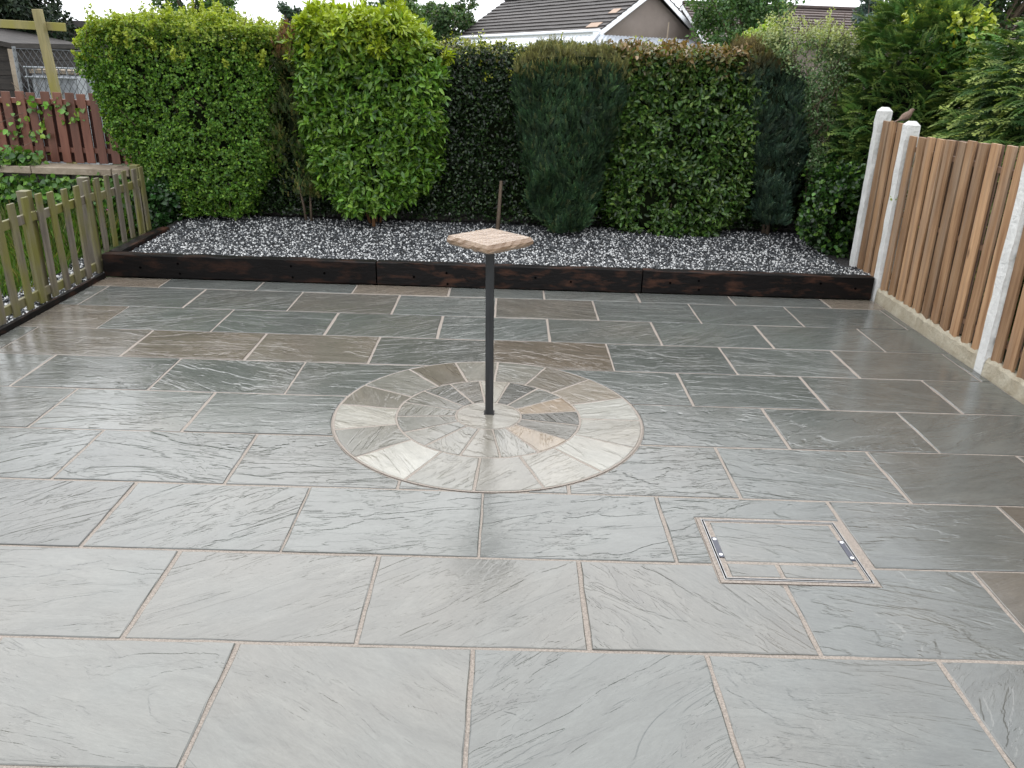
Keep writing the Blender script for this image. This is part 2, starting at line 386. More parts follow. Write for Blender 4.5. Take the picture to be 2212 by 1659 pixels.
# (row, slab) -> tone, warmth   (browner, paler or darker stones; near-left ones warmed and lightened to imitate glare)
SPECIAL = {(5, -3): (.46, .75), (5, -2): (.52, .62), (5, 0): (.42, .85), (5, -4): (.46, .5), (6, -4.5): (.52, .6), (7, 0): (.50, .45), (7, -2): (.48, .35),
           (8, -4.5): (.6, .8), (8, -1.5): (.6, .75), (8, 3.5): (.66, .7), (1, 3): (.38, .5), (0, 2.5): (.42, .45), (0, .5): (.50, .2), (0, -.5): (.49, .22), (0, -1.5): (.50, .22),
           (-1, -2): (.56, .15), (-1, -1): (.53, .18), (5, 1): (.42, .0), (4, -3.5): (.44, 0), (4, 1.5): (.46, 0), (1, -3): (.38, .1), (-1, 0): (.48, 0), (-1, 1): (.50, .05), (0, -2.5): (.52, .15)}
SG = .0085
nslab = 0
for k in range(-4, 9):
    y0 = k*PYW; y1 = min((k+1)*PYW, YF)
    offs = 0 if k % 2 else .5
    i = -6
    while i < 6:
        a = (i+offs)*PXW; b = a+PXW; key = (k, i+offs); i += 1
        a = max(a, XL); b = min(b, XR)
        if b-a < .05: continue
        jx = random.uniform(-.004, .004); g_ = SG+random.uniform(-.002, .003)
        rect = (a+g_+(0 if a == XL else jx), b-g_, y0+SG+random.uniform(-.002, .003), y1-SG)
        if a == XL: rect = (a, *rect[1:])
        if key == (1, 1): polys = [[(.922, .62), (1.075, .62), (1.075, 1.022), (1.814, 1.022), (1.814, 1.21), (.922, 1.21)]]
        elif key == (0, .5): polys = [[(.466, .01), (1.358, .01), (1.358, .462), (1.075, .462), (1.075, .60), (.466, .60)]]
        elif key == (0, 1.5): polys = [[(1.378, .01), (2.27, .01), (2.27, .60), (1.805, .60), (1.805, .462), (1.378, .462)]]
        else: polys = minus_disc(rect, CC, RO+.02)
        for poly in polys:
            me = slab_mesh(poly, tilt=(max(-.0022, min(.0022, random.gauss(0, .0018))), max(-.0045, min(.0045, random.gauss(0, .0030)))), ztop=random.uniform(-.001, .0015))
            o = link('paving_slab', me, 'slab', pat); nslab += 1
            tone, warm = SPECIAL.get(key, (random.gauss(.5, .035), max(0, random.gauss(.03, .07))))
            dang = random.choice([random.gauss(0, .22), random.gauss(.12, .16), random.gauss(-.35, .3)])
            if k <= 0: dang = random.choice([random.gauss(.5, .2), random.gauss(-.5, .25), random.gauss(.1, .2)])
            o.color = (tone, warm, (dang/(2*math.pi)) % 1, random.uniform(.5, .9) * (.95 if k <= 0 else 1.55 if k >= 2 else 1.1) * (.55 if key[1] >= 2.5 else 1))
# paving circle
cb = MB(); nseg = 96
cb.add([(CC.x+(RO+.012)*math.cos(2*math.pi*i/nseg), CC.y+(RO+.012)*math.sin(2*math.pi*i/nseg), .0006) for i in range(nseg)], [tuple(range(nseg))])
circ = cb.build('paving_circle', 'mortar', pat)
def sc(px, py):              # survey points read from the enlarged photo
    sx, sy = 750+px/2.458, 850+py/2.458
    p = atz(sx*2212/2500, sy*2212/2500, 0); return math.atan2(p[1]-CC.y, p[0]-CC.x)
OUT = [((890, 90), (.44, .16)), ((1145, 82), (.42, .10)), ((1435, 115), (.29, .4)), ((1695, 188), (.46, .42)), ((1905, 298), (.62, .02)), ((2005, 437), (.55, .10)), ((1960, 600), (.66, .06)),
       ((1765, 742), (.56, .08)), ((1420, 838), (.42, .12)), ((1000, 862), (.46, .06)), ((580, 795), (.72, .05)), ((290, 655), (.36, .10)), ((155, 492), (.66, .08)), ((185, 338), (.33, .3)), ((335, 222), (.38, .08)), ((610, 128), (.31, .45))]
INN = [((860, 218), (.26, .28)), ((1035, 200), (.60, .15)), ((1215, 205), (.18, .08)), ((1390, 238), (.32, .05)), ((1540, 295), (.5, .8)), ((1632, 380), (.19, .05)), ((1632, 465), (.27, .12)), ((1540, 548), (.56, .7)),
       ((1380, 617), (.46, .03)), ((1160, 660), (.48, .22)), ((920, 640), (.46, .05)), ((720, 582), (.40, .12)), ((595, 503), (.33, .08)), ((540, 410), (.36, .10)), ((580, 325), (.32, .12)), ((710, 262), (.19, .10))]
def ring(data, r0, r1, gap):
    a = [sc(*d[0]) for d in data]
    for i in range(len(a)):
        s = a[i]; e = a[(i+1) % len(a)]
        while e > s: e -= 2*math.pi
        poly = []
        k = 7
        for j in range(k+1):
            t = (e+gap/r1/2)+(s-e-gap/r1)*j/k; poly.append((CC.x+r1*math.cos(t), CC.y+r1*math.sin(t)))
        for j in range(k+1):
            t = (s-gap/r0/2)-(s-e-gap/r0)*j/k; poly.append((CC.x+r0*math.cos(t), CC.y+r0*math.sin(t)))
        o = link('ring_stone', slab_mesh(poly, .0025, tilt=(random.gauss(0, .003), random.gauss(0, .003)), ztop=random.uniform(.0030, .0042)), 'circle_stone', circ)
        tone, warm = data[i][1]
        o.color = (tone*.5, warm, random.uniform(0, 1), random.uniform(.8, 1.3))
ring(OUT, RI+.012, RO, .014); ring(INN, RC+.010, RI, .012)
o = link('ring_stone', slab_mesh([(CC.x+RC*math.cos(2*math.pi*i/40), CC.y+RC*math.sin(2*math.pi*i/40)) for i in range(40)], .0015, ztop=.0036), 'circle_stone', circ)
o.color = (.26, .22, .05, 1.2)

# recessed cover with inset slabs
mh = empty('drain_cover', (1.44, .745, 0)); tag(mh, 'recessed drain cover filled with grey stone, two black lifting plates', 'drain cover')
def mhp(o): o.location = (-1.44, -.745, 0); return o
mhp(link('tray_bed', fast_mesh('tray_bed', [(1.083, .468, .0006), (1.797, .468, .0006), (1.797, 1.016, .0006), (1.083, 1.016, .0006)], [(0, 1, 2, 3)]), 'mortar', mh))
def rim(name, mat, x0, x1, y0, y1, wd, z0, z1):
    b = MB(); b.box(x0, x1, y0, y0+wd, z0, z1); b.box(x0, x1, y1-wd, y1, z0, z1); b.box(x0, x0+wd, y0+wd, y1-wd, z0, z1); b.box(x1-wd, x1, y0+wd, y1-wd, z0, z1)
    return mhp(b.build(name, mat, mh))
rim('outer_frame', 'steel', 1.103, 1.777, .488, .996, .004, -.03, .0042)
rim('gap', 'hole', 1.1075, 1.7725, .4925, .9915, .006, -.03, .0022)
rim('tray_rim', 'steel', 1.114, 1.766, .499, .985, .0035, -.03, .0048)
for (a, b_, c, d) in ((1.143, 1.742, .634, .968), (1.143, 1.366, .516, .614), (1.385, 1.742, .516, .614)):
    o = mhp(link('inset_slab', slab_mesh([(a, c), (b_, c), (b_, d), (a, d)], .0015, ztop=.0036), 'slab', mh)); o.color = (.52, .05 if c > .6 else .2, .03, .5)
for x in (1.131, 1.749):
    kp = mhp(MB().box(x-.0125, x+.0125, .662, .828, -.02, .0062).build('lifting_plate', 'key_plate', mh, bevel=.0008))
    for y in (.68, .81):
        b = MB(); b.tube([(x, y, 0), (x, y, .0080)], .0085, 12); b.build('bolt', 'bolt_cap', kp)

# pedestal
LEAN = -.017
pd = empty('stone_pedestal', (0.004, 2.225, 0), (0, LEAN, R(0))); tag(pd, 'square sandstone slab on a slim black post in the paving circle', 'pedestal')
b = MB(); b.box(-.0255, .0255, -.0255, .0255, .004, 1.085); b.build('post', 'black_metal', pd, bevel=.003)
b = MB(); b.box(-.034, .033, -.034, .035, .0030, .0078); b.build('dark_gap_patch', 'soil', pd, bevel=.001)  # dark square laid in for the shaded gap round the post foot
# hewn slab: square turned 45 degrees, pitched edges
def hewn(h=.345, th=.054, seg=9):
    v = []; f = []; rows = [(0, .0), (.28, .010), (.62, .012), (1., .0)]
    ringpts = []
    cs = [(-h/2, -h/2), (h/2, -h/2), (h/2, h/2), (-h/2, h/2)]
    for i in range(4):
        a = Vector(cs[i]); b_ = Vector(cs[(i+1) % 4]); d = b_-a; nn = Vector((d.y, -d.x)).normalized()
        for j in range(seg): ringpts.append((a+d*j/seg, nn if j else (nn+Vector((cs[i-1][1]-cs[i][1], -cs[i-1][0]+cs[i][0])).normalized()*-1).normalized()*1.0))
    n = len(ringpts)
    for (t, bul) in rows:
        for (p, nn) in ringpts:
            q = p+nn*(bul+random.uniform(-.006, .006)) if 0 < t < 1 else p+p.normalized()*(-.008 if t == 0 else 0)+nn*random.uniform(-.003, .003)
            v.append((q.x, q.y, -th+th*t+(random.uniform(-.003, .003) if t < 1 else 0)))
    for r_ in range(3):
        for k in range(n): f.append((r_*n+k, r_*n+(k+1) % n, (r_+1)*n+(k+1) % n, (r_+1)*n+k))
    f.append(tuple(reversed(range(n)))); f.append(tuple(3*n+k for k in range(n)))
    return MB().add(v, f)
o = hewn().build('stone_top', 'buff_stone', pd); o.location = (-.002, 0, 1.145); o.rotation_euler = (R(.5), R(0), R(44))

# ------------------------------------------------------------------ sleepers, gravel bed
def sleeper(name, x0, x1, y, mat, label, holes):
    L_ = x1-x0
    e = empty(name, (x0, y+.06, 0)); tag(e, label, 'sleeper')
    rough_timber('timber', mat, e, L_, .12, .222)
    for (hx, hz) in holes:
        b = MB(); b.tube([(hx, -.0655, hz), (hx, -.03, hz)], .011, 10); b.build('bolt_hole', 'hole', e)
    return e
sleeper('railway_sleeper', -3.84, -1.188, 5.215, 'sleeper_dark', 'almost black timber sleeper meeting the picket fence corner', [(.36, .10), (.73, .15), (.74, .05), (1.83, .16), (1.84, .05), (2.15, .10)])
sleeper('railway_sleeper', -1.175, 1.418, 5.215, 'sleeper_brown', 'dark brown timber sleeper behind the stone pedestal', [(.36, .09), (.68, .14), (.69, .03), (1.55, .12), (1.9, .09)])
sleeper('railway_sleeper', 1.430, 3.70, 5.215, 'sleeper_brown', 'dark timber sleeper with rusty scuffs butting the concrete fence post', [(.27, .11), (.55, .14), (.56, .05), (1.75, .15), (2.1, .11)])
e = empty('railway_sleeper', (-3.765, 5.345, 0), (0, 0, R(90))); tag(e, 'brown timber sleeper running back beside the picket fence', 'sleeper'); rough_timber('timber', 'sleeper_brown', e, 1.2, .12, .225, 8)
e = empty('edging_board', (-3.832, -2.5, -.03), (0, 0, R(90))); tag(e, 'low dark timber edging along the foot of the picket fence', 'edging'); rough_timber('board', 'sleeper_brown', e, 7.68, .036, .075, 22, .003, .004)

nx = 40
bedv = []; bedf = []
gx = np.linspace(-3.8, 4.6, nx); gy = np.linspace(5.33, 8.6, 16)
def bedz(x, y): return .185+.02*np.clip((y-6.2), 0, 2)+.03*(vnoise(np.stack([x*1.3, y*1.3, 0*x], -1), 4)-.5)
for y in gy:
    for x in gx: bedv.append((x, y, float(bedz(np.array([x]), np.array([y]))[0])))
for j in range(15):
    for i in range(nx-1): bedf.append((j*nx+i, j*nx+i+1, (j+1)*nx+i+1, (j+1)*nx+i))
tag(link('planting_bed', fast_mesh('planting_bed', bedv, bedf), 'soil'), kind='structure')

def stones(name, X, Y, Z, size, white=.36):
    n = len(X)
    base = np.array([(1, 0, 0), (-1, 0, 0), (0, 1, 0), (0, -1, 0), (0, 0, 1), (0, 0, -1)], float)
    sc_ = size[:, None]*rng.uniform(.55, 1.25, (n, 3)); sc_[:, 2] *= .75
    V = base[None]*sc_[:, None, :]*rng.uniform(.8, 1.2, (n, 6, 1))
    q = rng.normal(size=(n, 4)); q /= np.linalg.norm(q, axis=1, keepdims=True); w_, x_, y_, z_ = q.T
    M = np.stack([1-2*(y_*y_+z_*z_), 2*(x_*y_-z_*w_), 2*(x_*z_+y_*w_), 2*(x_*y_+z_*w_), 1-2*(x_*x_+z_*z_), 2*(y_*z_-x_*w_), 2*(x_*z_-y_*w_), 2*(y_*z_+x_*w_), 1-2*(x_*x_+y_*y_)], -1).reshape(n, 3, 3)
    V = np.einsum('nij,nkj->nki', M, V)+np.stack([X, Y, Z], -1)[:, None, :]
    T = np.array([(0, 2, 4), (2, 1, 4), (1, 3, 4), (3, 0, 4), (2, 0, 5), (1, 2, 5), (3, 1, 5), (0, 3, 5)])
    F = (T[None]+6*np.arange(n)[:, None, None]).reshape(-1, 3)
    me = fast_mesh(name, V.reshape(-1, 3), F)
    c = np.empty((n, 3)); k = rng.random(n)
    dark = np.array([.011, .0125, .0145])[None]*rng.uniform(.5, 2.0, (n, 1)); mid = np.array([.075, .08, .086])[None]*rng.uniform(.7, 1.4, (n, 1)); wh = np.array([.50, .50, .49])[None]*rng.uniform(.75, 1.1, (n, 1))
    c = np.where((k < white)[:, None], wh, np.where((k < white+.14)[:, None], mid, dark))
    colour(me, np.repeat(c, 6, 0))
    return link(name, me, 'pebbles', None, True)
n = 60000
sx = rng.uniform(-3.72, 3.98, n); sy = 5.33+2.05*rng.random(n)**1.2
keep = ~((sx < -3.69) & (sy < 6.56)) & ~((sx > 3.62) & (sy > 5.80)); sx, sy = sx[keep], sy[keep]
sz = bedz(sx, sy)+rng.uniform(-.004, .012, len(sx))
tag(stones('gravel', sx, sy, sz, rng.uniform(.0095, .0175, len(sx)), .24), 'black and white stone chippings filling the raised bed', 'gravel', kind='stuff')
n = 9000
sx = rng.uniform(-4.75, -3.87, n); sy = rng.uniform(2.2, 5.9, n); keep = (sx > -4.35-.35*vnoise(np.stack([sy*1.5, sx, 0*sx], -1), 3)); sx, sy = sx[keep], sy[keep]
tag(stones('gravel', sx, sy, -.02+rng.uniform(0, .018, len(sx)), rng.uniform(.012, .024, len(sx)), .3), 'slate and white chippings along the lawn behind the picket fence', 'gravel', kind='stuff')

# ------------------------------------------------------------------ picket fence (left)
pf = empty('picket_fence', (-3.9, 4.5, 0)); tag(pf, 'low weathered picket fence with green algae beside the grass', 'fence')
XP = -3.885
def pk(b, name, mat, bevel=.003):
    o = b.build(name, mat, pf, bevel=bevel); o.location = (3.9, -4.5, 0); return o
py = 2.35; pys = []
while py < 6.5:
    pys.append(py); py += .205
for j, y in enumerate(pys+[5.42]):
    lean = R(random.gauss(0, .8)); leanx = R(random.gauss(0, .5)); hgt = .925-.014*(y-4)+random.gauss(0, .008)
    M = Matrix.Translation((XP, y+random.gauss(0, .006), .035)) @ Matrix.Rotation(lean, 4, 'X') @ Matrix.Rotation(leanx, 4, 'Y')
    z0 = 0 if y < 5.3 else .17
    pk(MB().box(-.010, .010, -.043, .043, z0, hgt-.035, M), 'picket', 'picket_wood')
for z in (.715, .07):
    for (a, c, dz) in ((2.2, 4.36, 0), (4.37, 5.40, -.012), (5.41, 6.52, -.03)):
        if z < .2 and a > 5.4: continue
        pk(MB().box(XP-.045, XP-.012, a, c, z+dz, z+dz+.075), 'rail', 'picket_wood')
for (y, h) in ((2.4, .93), (4.36, .955), (5.36, .925), (6.5, .9)):
    o = MB(); o.box(XP-.13, XP-.046, y-.045, y+.045, -.05, h); pk(o, 'post', 'picket_wood')

# ------------------------------------------------------------------ right fence
rf = empty('board_fence', (3.8, 4.5, 0)); tag(rf, 'tall brown hit and miss board fence between white concrete posts', 'fence')
def rb(b, name, mat, bevel=0, parent=None):
    o = b.build(name, mat, parent or rf, bevel=bevel); o.location = (-3.8, -4.5, 0); return o
def conc_post(y, z0, h, x=3.79):
    """tapered concrete post with weathered four-sided cap and ragged arrises"""
    v = []; f = []; seg = 16; wx, wy = .062, .052
    prof = [(-1, -1), (-.3, -1.02), (.4, -1), (1, -1), (1, 1), (.3, 1), (-.4, 1), (-1, 1), (-1.03, .35), (-1.02, -.35)]
    for i in range(seg+1):
        z = z0+(h-z0)*i/seg
        for (a, c) in prof: v.append((x+wx*a+random.gauss(0, .0022)+LEAN*z, y+wy*c+random.gauss(0, .0022), z))
    nn = len(prof)
    for i in range(seg):
        for k in range(nn): f.append((i*nn+k, i*nn+(k+1) % nn, (i+1)*nn+(k+1) % nn, (i+1)*nn+k))
    for (a, c) in prof: v.append((x+wx*a*.45+LEAN*h, y+wy*c*.45, h+.035))
    t = (seg+1)*nn
    for k in range(nn): f.append((t-nn+k, t-nn+(k+1) % nn, t+(k+1) % nn, t+k))
    f.append(tuple(t+k for k in range(nn))); f.append(tuple(reversed(range(nn))))
    rb(MB().add(v, f), 'post', 'concrete_white')
PY_ = [5.86, 5.24, 3.27, 1.30, -.67]
for y, z0, h in zip(PY_, (.1, -.1, -.1, -.1, -.1), (1.74, 1.655, 1.72, 1.72, 1.72)): conc_post(y, z0, h)
def panel(y0, y1, zb, zt, pitch, slope=0.):
    n_ = int(round((y1-y0)/pitch)); p = (y1-y0)/n_
    LX = lambda z: LEAN*z
    for i in range(n_):
        yc = y0+(i+.5)*p
        wdt = p*.69*random.uniform(.96, 1.05); dz = random.gauss(0, .006)
        tw = R(random.gauss(0, .5))
        M = Matrix.Translation((3.765, yc+random.gauss(0, .003), 0)) @ Matrix.Rotation(LEAN, 4, 'Y') @ Matrix.Rotation(tw, 4, 'X')
        zt_ = zt+slope*(y1-yc)
        rb(MB().box(-.013, .007, -wdt/2, wdt/2, zb+dz-.015, zt_+dz*.5, M), 'board', 'fence_board', .0012)
        yc2 = y0+i*p+ (p if i < n_ else 0)
        if i < n_-1:
            M = Matrix.Translation((3.825, yc2, 0)) @ Matrix.Rotation(LEAN, 4, 'Y')
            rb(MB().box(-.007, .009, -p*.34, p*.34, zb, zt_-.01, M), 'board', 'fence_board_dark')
    for z in (zb+.12, (zb+zt)/2, zt-.13):
        M = Matrix.Translation((3.795, 0, 0)) @ Matrix.Rotation(LEAN, 4, 'Y')
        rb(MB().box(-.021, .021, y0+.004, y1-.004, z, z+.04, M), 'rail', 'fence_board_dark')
    # concrete gravel board with a ragged mortar fillet on top
    s_ = 40; v = []; f = []
    for i in range(s_+1):
        y = y0+.0+(y1-y0)*i/s_
        hj = .012*math.sin(i*1.9)+random.gauss(0, .004)
        for (x, z) in ((3.722, -.1), (3.722+.006, .03), (3.735, zb-.03+hj*.4), (3.752, zb+hj), (3.80, zb+.004), (3.80, -.1)): v.append((x+random.gauss(0, .0015), y, z))
    for i in range(s_):
        for k in range(6): f.append((i*6+k, (i+1)*6+k, (i+1)*6+(k+1) % 6, i*6+(k+1) % 6))
    f.append(tuple(range(6))); f.append(tuple(reversed(range(s_*6, s_*6+6))))
    rb(MB().add(v, f), 'gravel_board', 'concrete_cream')
panel(5.295, 5.805, .16, 1.660, .172); panel(3.325, 5.185, .135, 1.565, .172, .05); panel(1.355, 3.215, .135, 1.66, .172); panel(-.615, 1.245, .135, 1.66, .172)

# bird on the fence
def bird():
    e = empty('small_bird', (3.80, 5.50, 1.657), (0, 0, R(8))); tag(e, 'small brown bird perched on the board fence top', 'bird'); e.scale = (1.25, 1.25, 1.25)
    sp = [(-.085, 0, .004, .004, .003), (-.06, 0, .010, .009, .004), (-.035, 0, .020, .012, .009), (-.012, 0, .034, .025, .025), (.012, 0, .046, .031, .031), (.030, 0, .060, .027, .027), (.041, 0, .076, .018, .018), (.050, 0, .089, .0165, .016), (.060, 0, .0945, .0125, .0125), (.067, 0, .0945, .0055, .005), (.078, 0, .0925, .0006, .0006)]
    v = []; f = []; n = 10
    for i, (x, y, z, a, c) in enumerate(sp):
        p0 = Vector(sp[max(i-1, 0)][:3]); p1 = Vector(sp[min(i+1, len(sp)-1)][:3]); d = (p1-p0).normalized(); s_ = Vector((0, 1, 0)); u_ = s_.cross(d)*-1
        for k in range(n):
            t = 2*math.pi*k/n; q = Vector((x, y, z))+s_*a*math.cos(t)+u_*c*math.sin(t); v.append(tuple(q))
    for i in range(len(sp)-1):
        for k in range(n): f.append((i*n+k, i*n+(k+1) % n, (i+1)*n+(k+1) % n, (i+1)*n+k))
    f.append(tuple(range(n))); f.append(tuple(range((len(sp)-1)*n, len(sp)*n)))
    bo = MB().add(v, f).build('body', 'bird_brown', e, True)
    for s_ in (-1, 1):
        b = MB(); b.tube([(.006, s_*.010, .026), (.010, s_*.011, .010), (.006, s_*.011, .0)], .0016, 5); b.tube([(.006, s_*.011, .0012), (.02, s_*.012, .001)], .0013, 5); b.build('leg', 'bird_dark', e)
        w_ = MB(); w_.add([(.032, s_*.0245, .066), (.012, s_*.029, .054), (-.03, s_*.0165, .024), (-.062, s_*.0085, .012), (-.025, s_*.0175, .014), (.012, s_*.027, .032)], [(0, 1, 2, 3, 4, 5) if s_ > 0 else (5, 4, 3, 2, 1, 0)]); w_.build('wing', 'bird_dark', e)
        b = MB(); b.tube([(.054, s_*.0135, .0945), (.054, s_*.0158, .0945)], .0022, 6); b.build('eye', 'bird_dark', e)
bird()

# ------------------------------------------------------------------ foliage machinery
def leaf_mesh(P, T, Nn, L_, W_, C, fine=False, fold=.15, droop=.12):
    """many leaves: base P, tip direction T, face normal Nn"""
    n = len(P); T = norm(T); B = norm(np.cross(T, Nn)); Nn = np.cross(B, T)
    L_ = np.broadcast_to(L_, (n,))[:, None]; W_ = np.broadcast_to(W_, (n,))[:, None]
    if fine:
        V = np.stack([P, P+T*L_*.32+B*W_*.48+Nn*W_*fold, P+T*L_*.72+B*W_*.36+Nn*(W_*fold-L_*droop*.4), P+T*L_-Nn*L_*droop, P+T*L_*.72-B*W_*.36+Nn*(W_*fold-L_*droop*.4), P+T*L_*.32-B*W_*.48+Nn*W_*fold], 1)
        F = np.array([(0, 1, 2, 3), (0, 3, 4, 5)])[None]+6*np.arange(n)[:, None, None]; k = 6
        me = fast_mesh('foliage', V.reshape(-1, 3), F.reshape(-1, 4))
    else:
        V = np.stack([P, P+T*L_*.45+B*W_*.5+Nn*W_*fold, P+T*L_-Nn*L_*droop, P+T*L_*.45-B*W_*.5+Nn*W_*fold], 1)
        F = np.array([(0, 1, 2), (0, 2, 3)])[None]+4*np.arange(n)[:, None, None]; k = 4
        me = fast_mesh('foliage', V.reshape(-1, 3), F.reshape(-1, 3))
    colour(me, np.repeat(C, k, 0)); return me

def prof_table(rows, Yf):
    t = []
    for (py, l, r_) in rows:
        a = at(l, py, Yf); b = at(r_, py, Yf); t.append(((a[2]+b[2])/2, a[0], b[0]))
    t.sort(); return np.array(t)
def shell(tab, Yf, depth, n, seed, lump=(.07, 4.), deep=.10, sq=4., back=.35, top=1.0, zround=.10, dome=3.):
    """points and outward normals on a rounded, lumpy hedge body; tab rows = z, xmin, xmax"""
    g_ = np.random.default_rng(seed); zmin, zmax = tab[0, 0], tab[-1, 0]
    wid = np.mean(tab[:, 2]-tab[:, 1]); A = [wid*(zmax-zmin), wid*(zmax-zmin)*back, depth*(zmax-zmin), depth*(zmax-zmin), wid*depth*top]
    f_ = g_.choice(5, n, p=np.array(A)/sum(A))
    u_ = g_.uniform(-1, 1, n); v_ = g_.uniform(-1, 1, n); z = g_.uniform(zmin, zmax-zround*.85, n)
    x = np.where(f_ < 2, u_, np.where(f_ == 2, -1, np.where(f_ == 3, 1, u_))); y = np.where(f_ == 0, -1, np.where(f_ == 1, 1, v_))
    z = np.where(f_ == 4, zmax, z)
    s_ = np.where(f_ == 4, 1, (np.abs(x)**sq+np.abs(y)**sq)**(-1/sq)); x = x*s_; y = y*s_
    nx_ = np.sign(x)*np.abs(x)**(sq-1); ny_ = np.sign(y)*np.abs(y)**(sq-1); nz_ = np.zeros(n)
    topm = f_ == 4; nx_[topm] *= .3; ny_[topm] *= .3; nz_[topm] = 1
    # round the shoulders
    rr = np.maximum(np.abs(x), np.abs(y)); drop = np.where(topm, zround*np.clip(rr, 0, 1)**dome, 0)
    sh = np.where(~topm, np.clip((z-(zmax-zround*1.6))/(zround*1.6), 0, 1), 0); nz_ += sh*.8
    shr = 1-.10*sh**2
    zi = np.where(topm, zmax-zround*.8, z); x0 = np.interp(zi, tab[:, 0], tab[:, 1]); x1 = np.interp(zi, tab[:, 0], tab[:, 2])
    zz = z-drop
    P = np.stack([(x0+x1)/2+(x1-x0)/2*x*shr, Yf+depth/2+depth/2*y*shr, zz], -1)
    Nn = norm(np.stack([nx_, ny_, nz_], -1))
    am, fr = lump
    off = (vnoise(P*fr, seed)-.5)*2*am+(vnoise(P*fr*3.1, seed+9)-.5)*am*1.5
    dp = np.abs(g_.normal(0, deep, n))
    P = P+Nn*(off-dp)[:, None]
    return P, Nn, dp, g_, (P[:, 2]-zmin)/(zmax-zmin)
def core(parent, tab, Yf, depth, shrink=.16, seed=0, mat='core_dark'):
    """solid dark hull added for the twiggy heart, so daylight does not pour through"""
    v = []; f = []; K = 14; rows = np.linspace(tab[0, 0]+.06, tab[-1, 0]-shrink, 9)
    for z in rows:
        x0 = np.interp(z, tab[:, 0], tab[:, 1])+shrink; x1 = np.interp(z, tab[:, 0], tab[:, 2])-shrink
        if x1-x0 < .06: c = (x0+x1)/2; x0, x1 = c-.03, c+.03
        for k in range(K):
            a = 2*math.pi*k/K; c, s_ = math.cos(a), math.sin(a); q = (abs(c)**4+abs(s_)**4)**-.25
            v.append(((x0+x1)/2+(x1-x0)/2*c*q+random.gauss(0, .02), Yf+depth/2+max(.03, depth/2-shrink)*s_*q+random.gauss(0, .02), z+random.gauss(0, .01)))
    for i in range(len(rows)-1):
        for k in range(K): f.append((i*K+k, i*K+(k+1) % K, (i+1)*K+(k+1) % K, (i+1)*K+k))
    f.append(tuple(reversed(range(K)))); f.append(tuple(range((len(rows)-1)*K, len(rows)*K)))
    return MB().add(v, f).build('opaque_core', mat, parent)
def stems(parent, x, y, n, spread, h, r_, mat='bark', z0=.16, seed=1):
    g_ = random.Random(seed)
    for i in range(n):
        a = g_.uniform(0, 6.28); q = g_.uniform(.2, 1)*spread
        bx, by = x+.06*math.cos(a), y+.04*math.sin(a)
        b = MB(); b.tube([(bx, by, z0), (bx+q*.3*math.cos(a), by+q*.3*math.sin(a), z0+h*.4), (bx+q*math.cos(a), by+q*math.sin(a), z0+h)], [r_, r_*.8, r_*.5], 6)
        b.build('stem', mat, parent, True)
def lerp(a, b, t): return a+(b-a)*t
def col_mix(g_, n, cols, probs):
    c = np.array(cols)[g_.choice(len(cols), n, p=probs)]; return c*g_.uniform(.72, 1.28, (n, 1))*(1+g_.normal(0, .06, (n, 3)))
def smooth(x, a, b): t = np.clip((x-a)/(b-a), 0, 1); return t*t*(3-2*t)

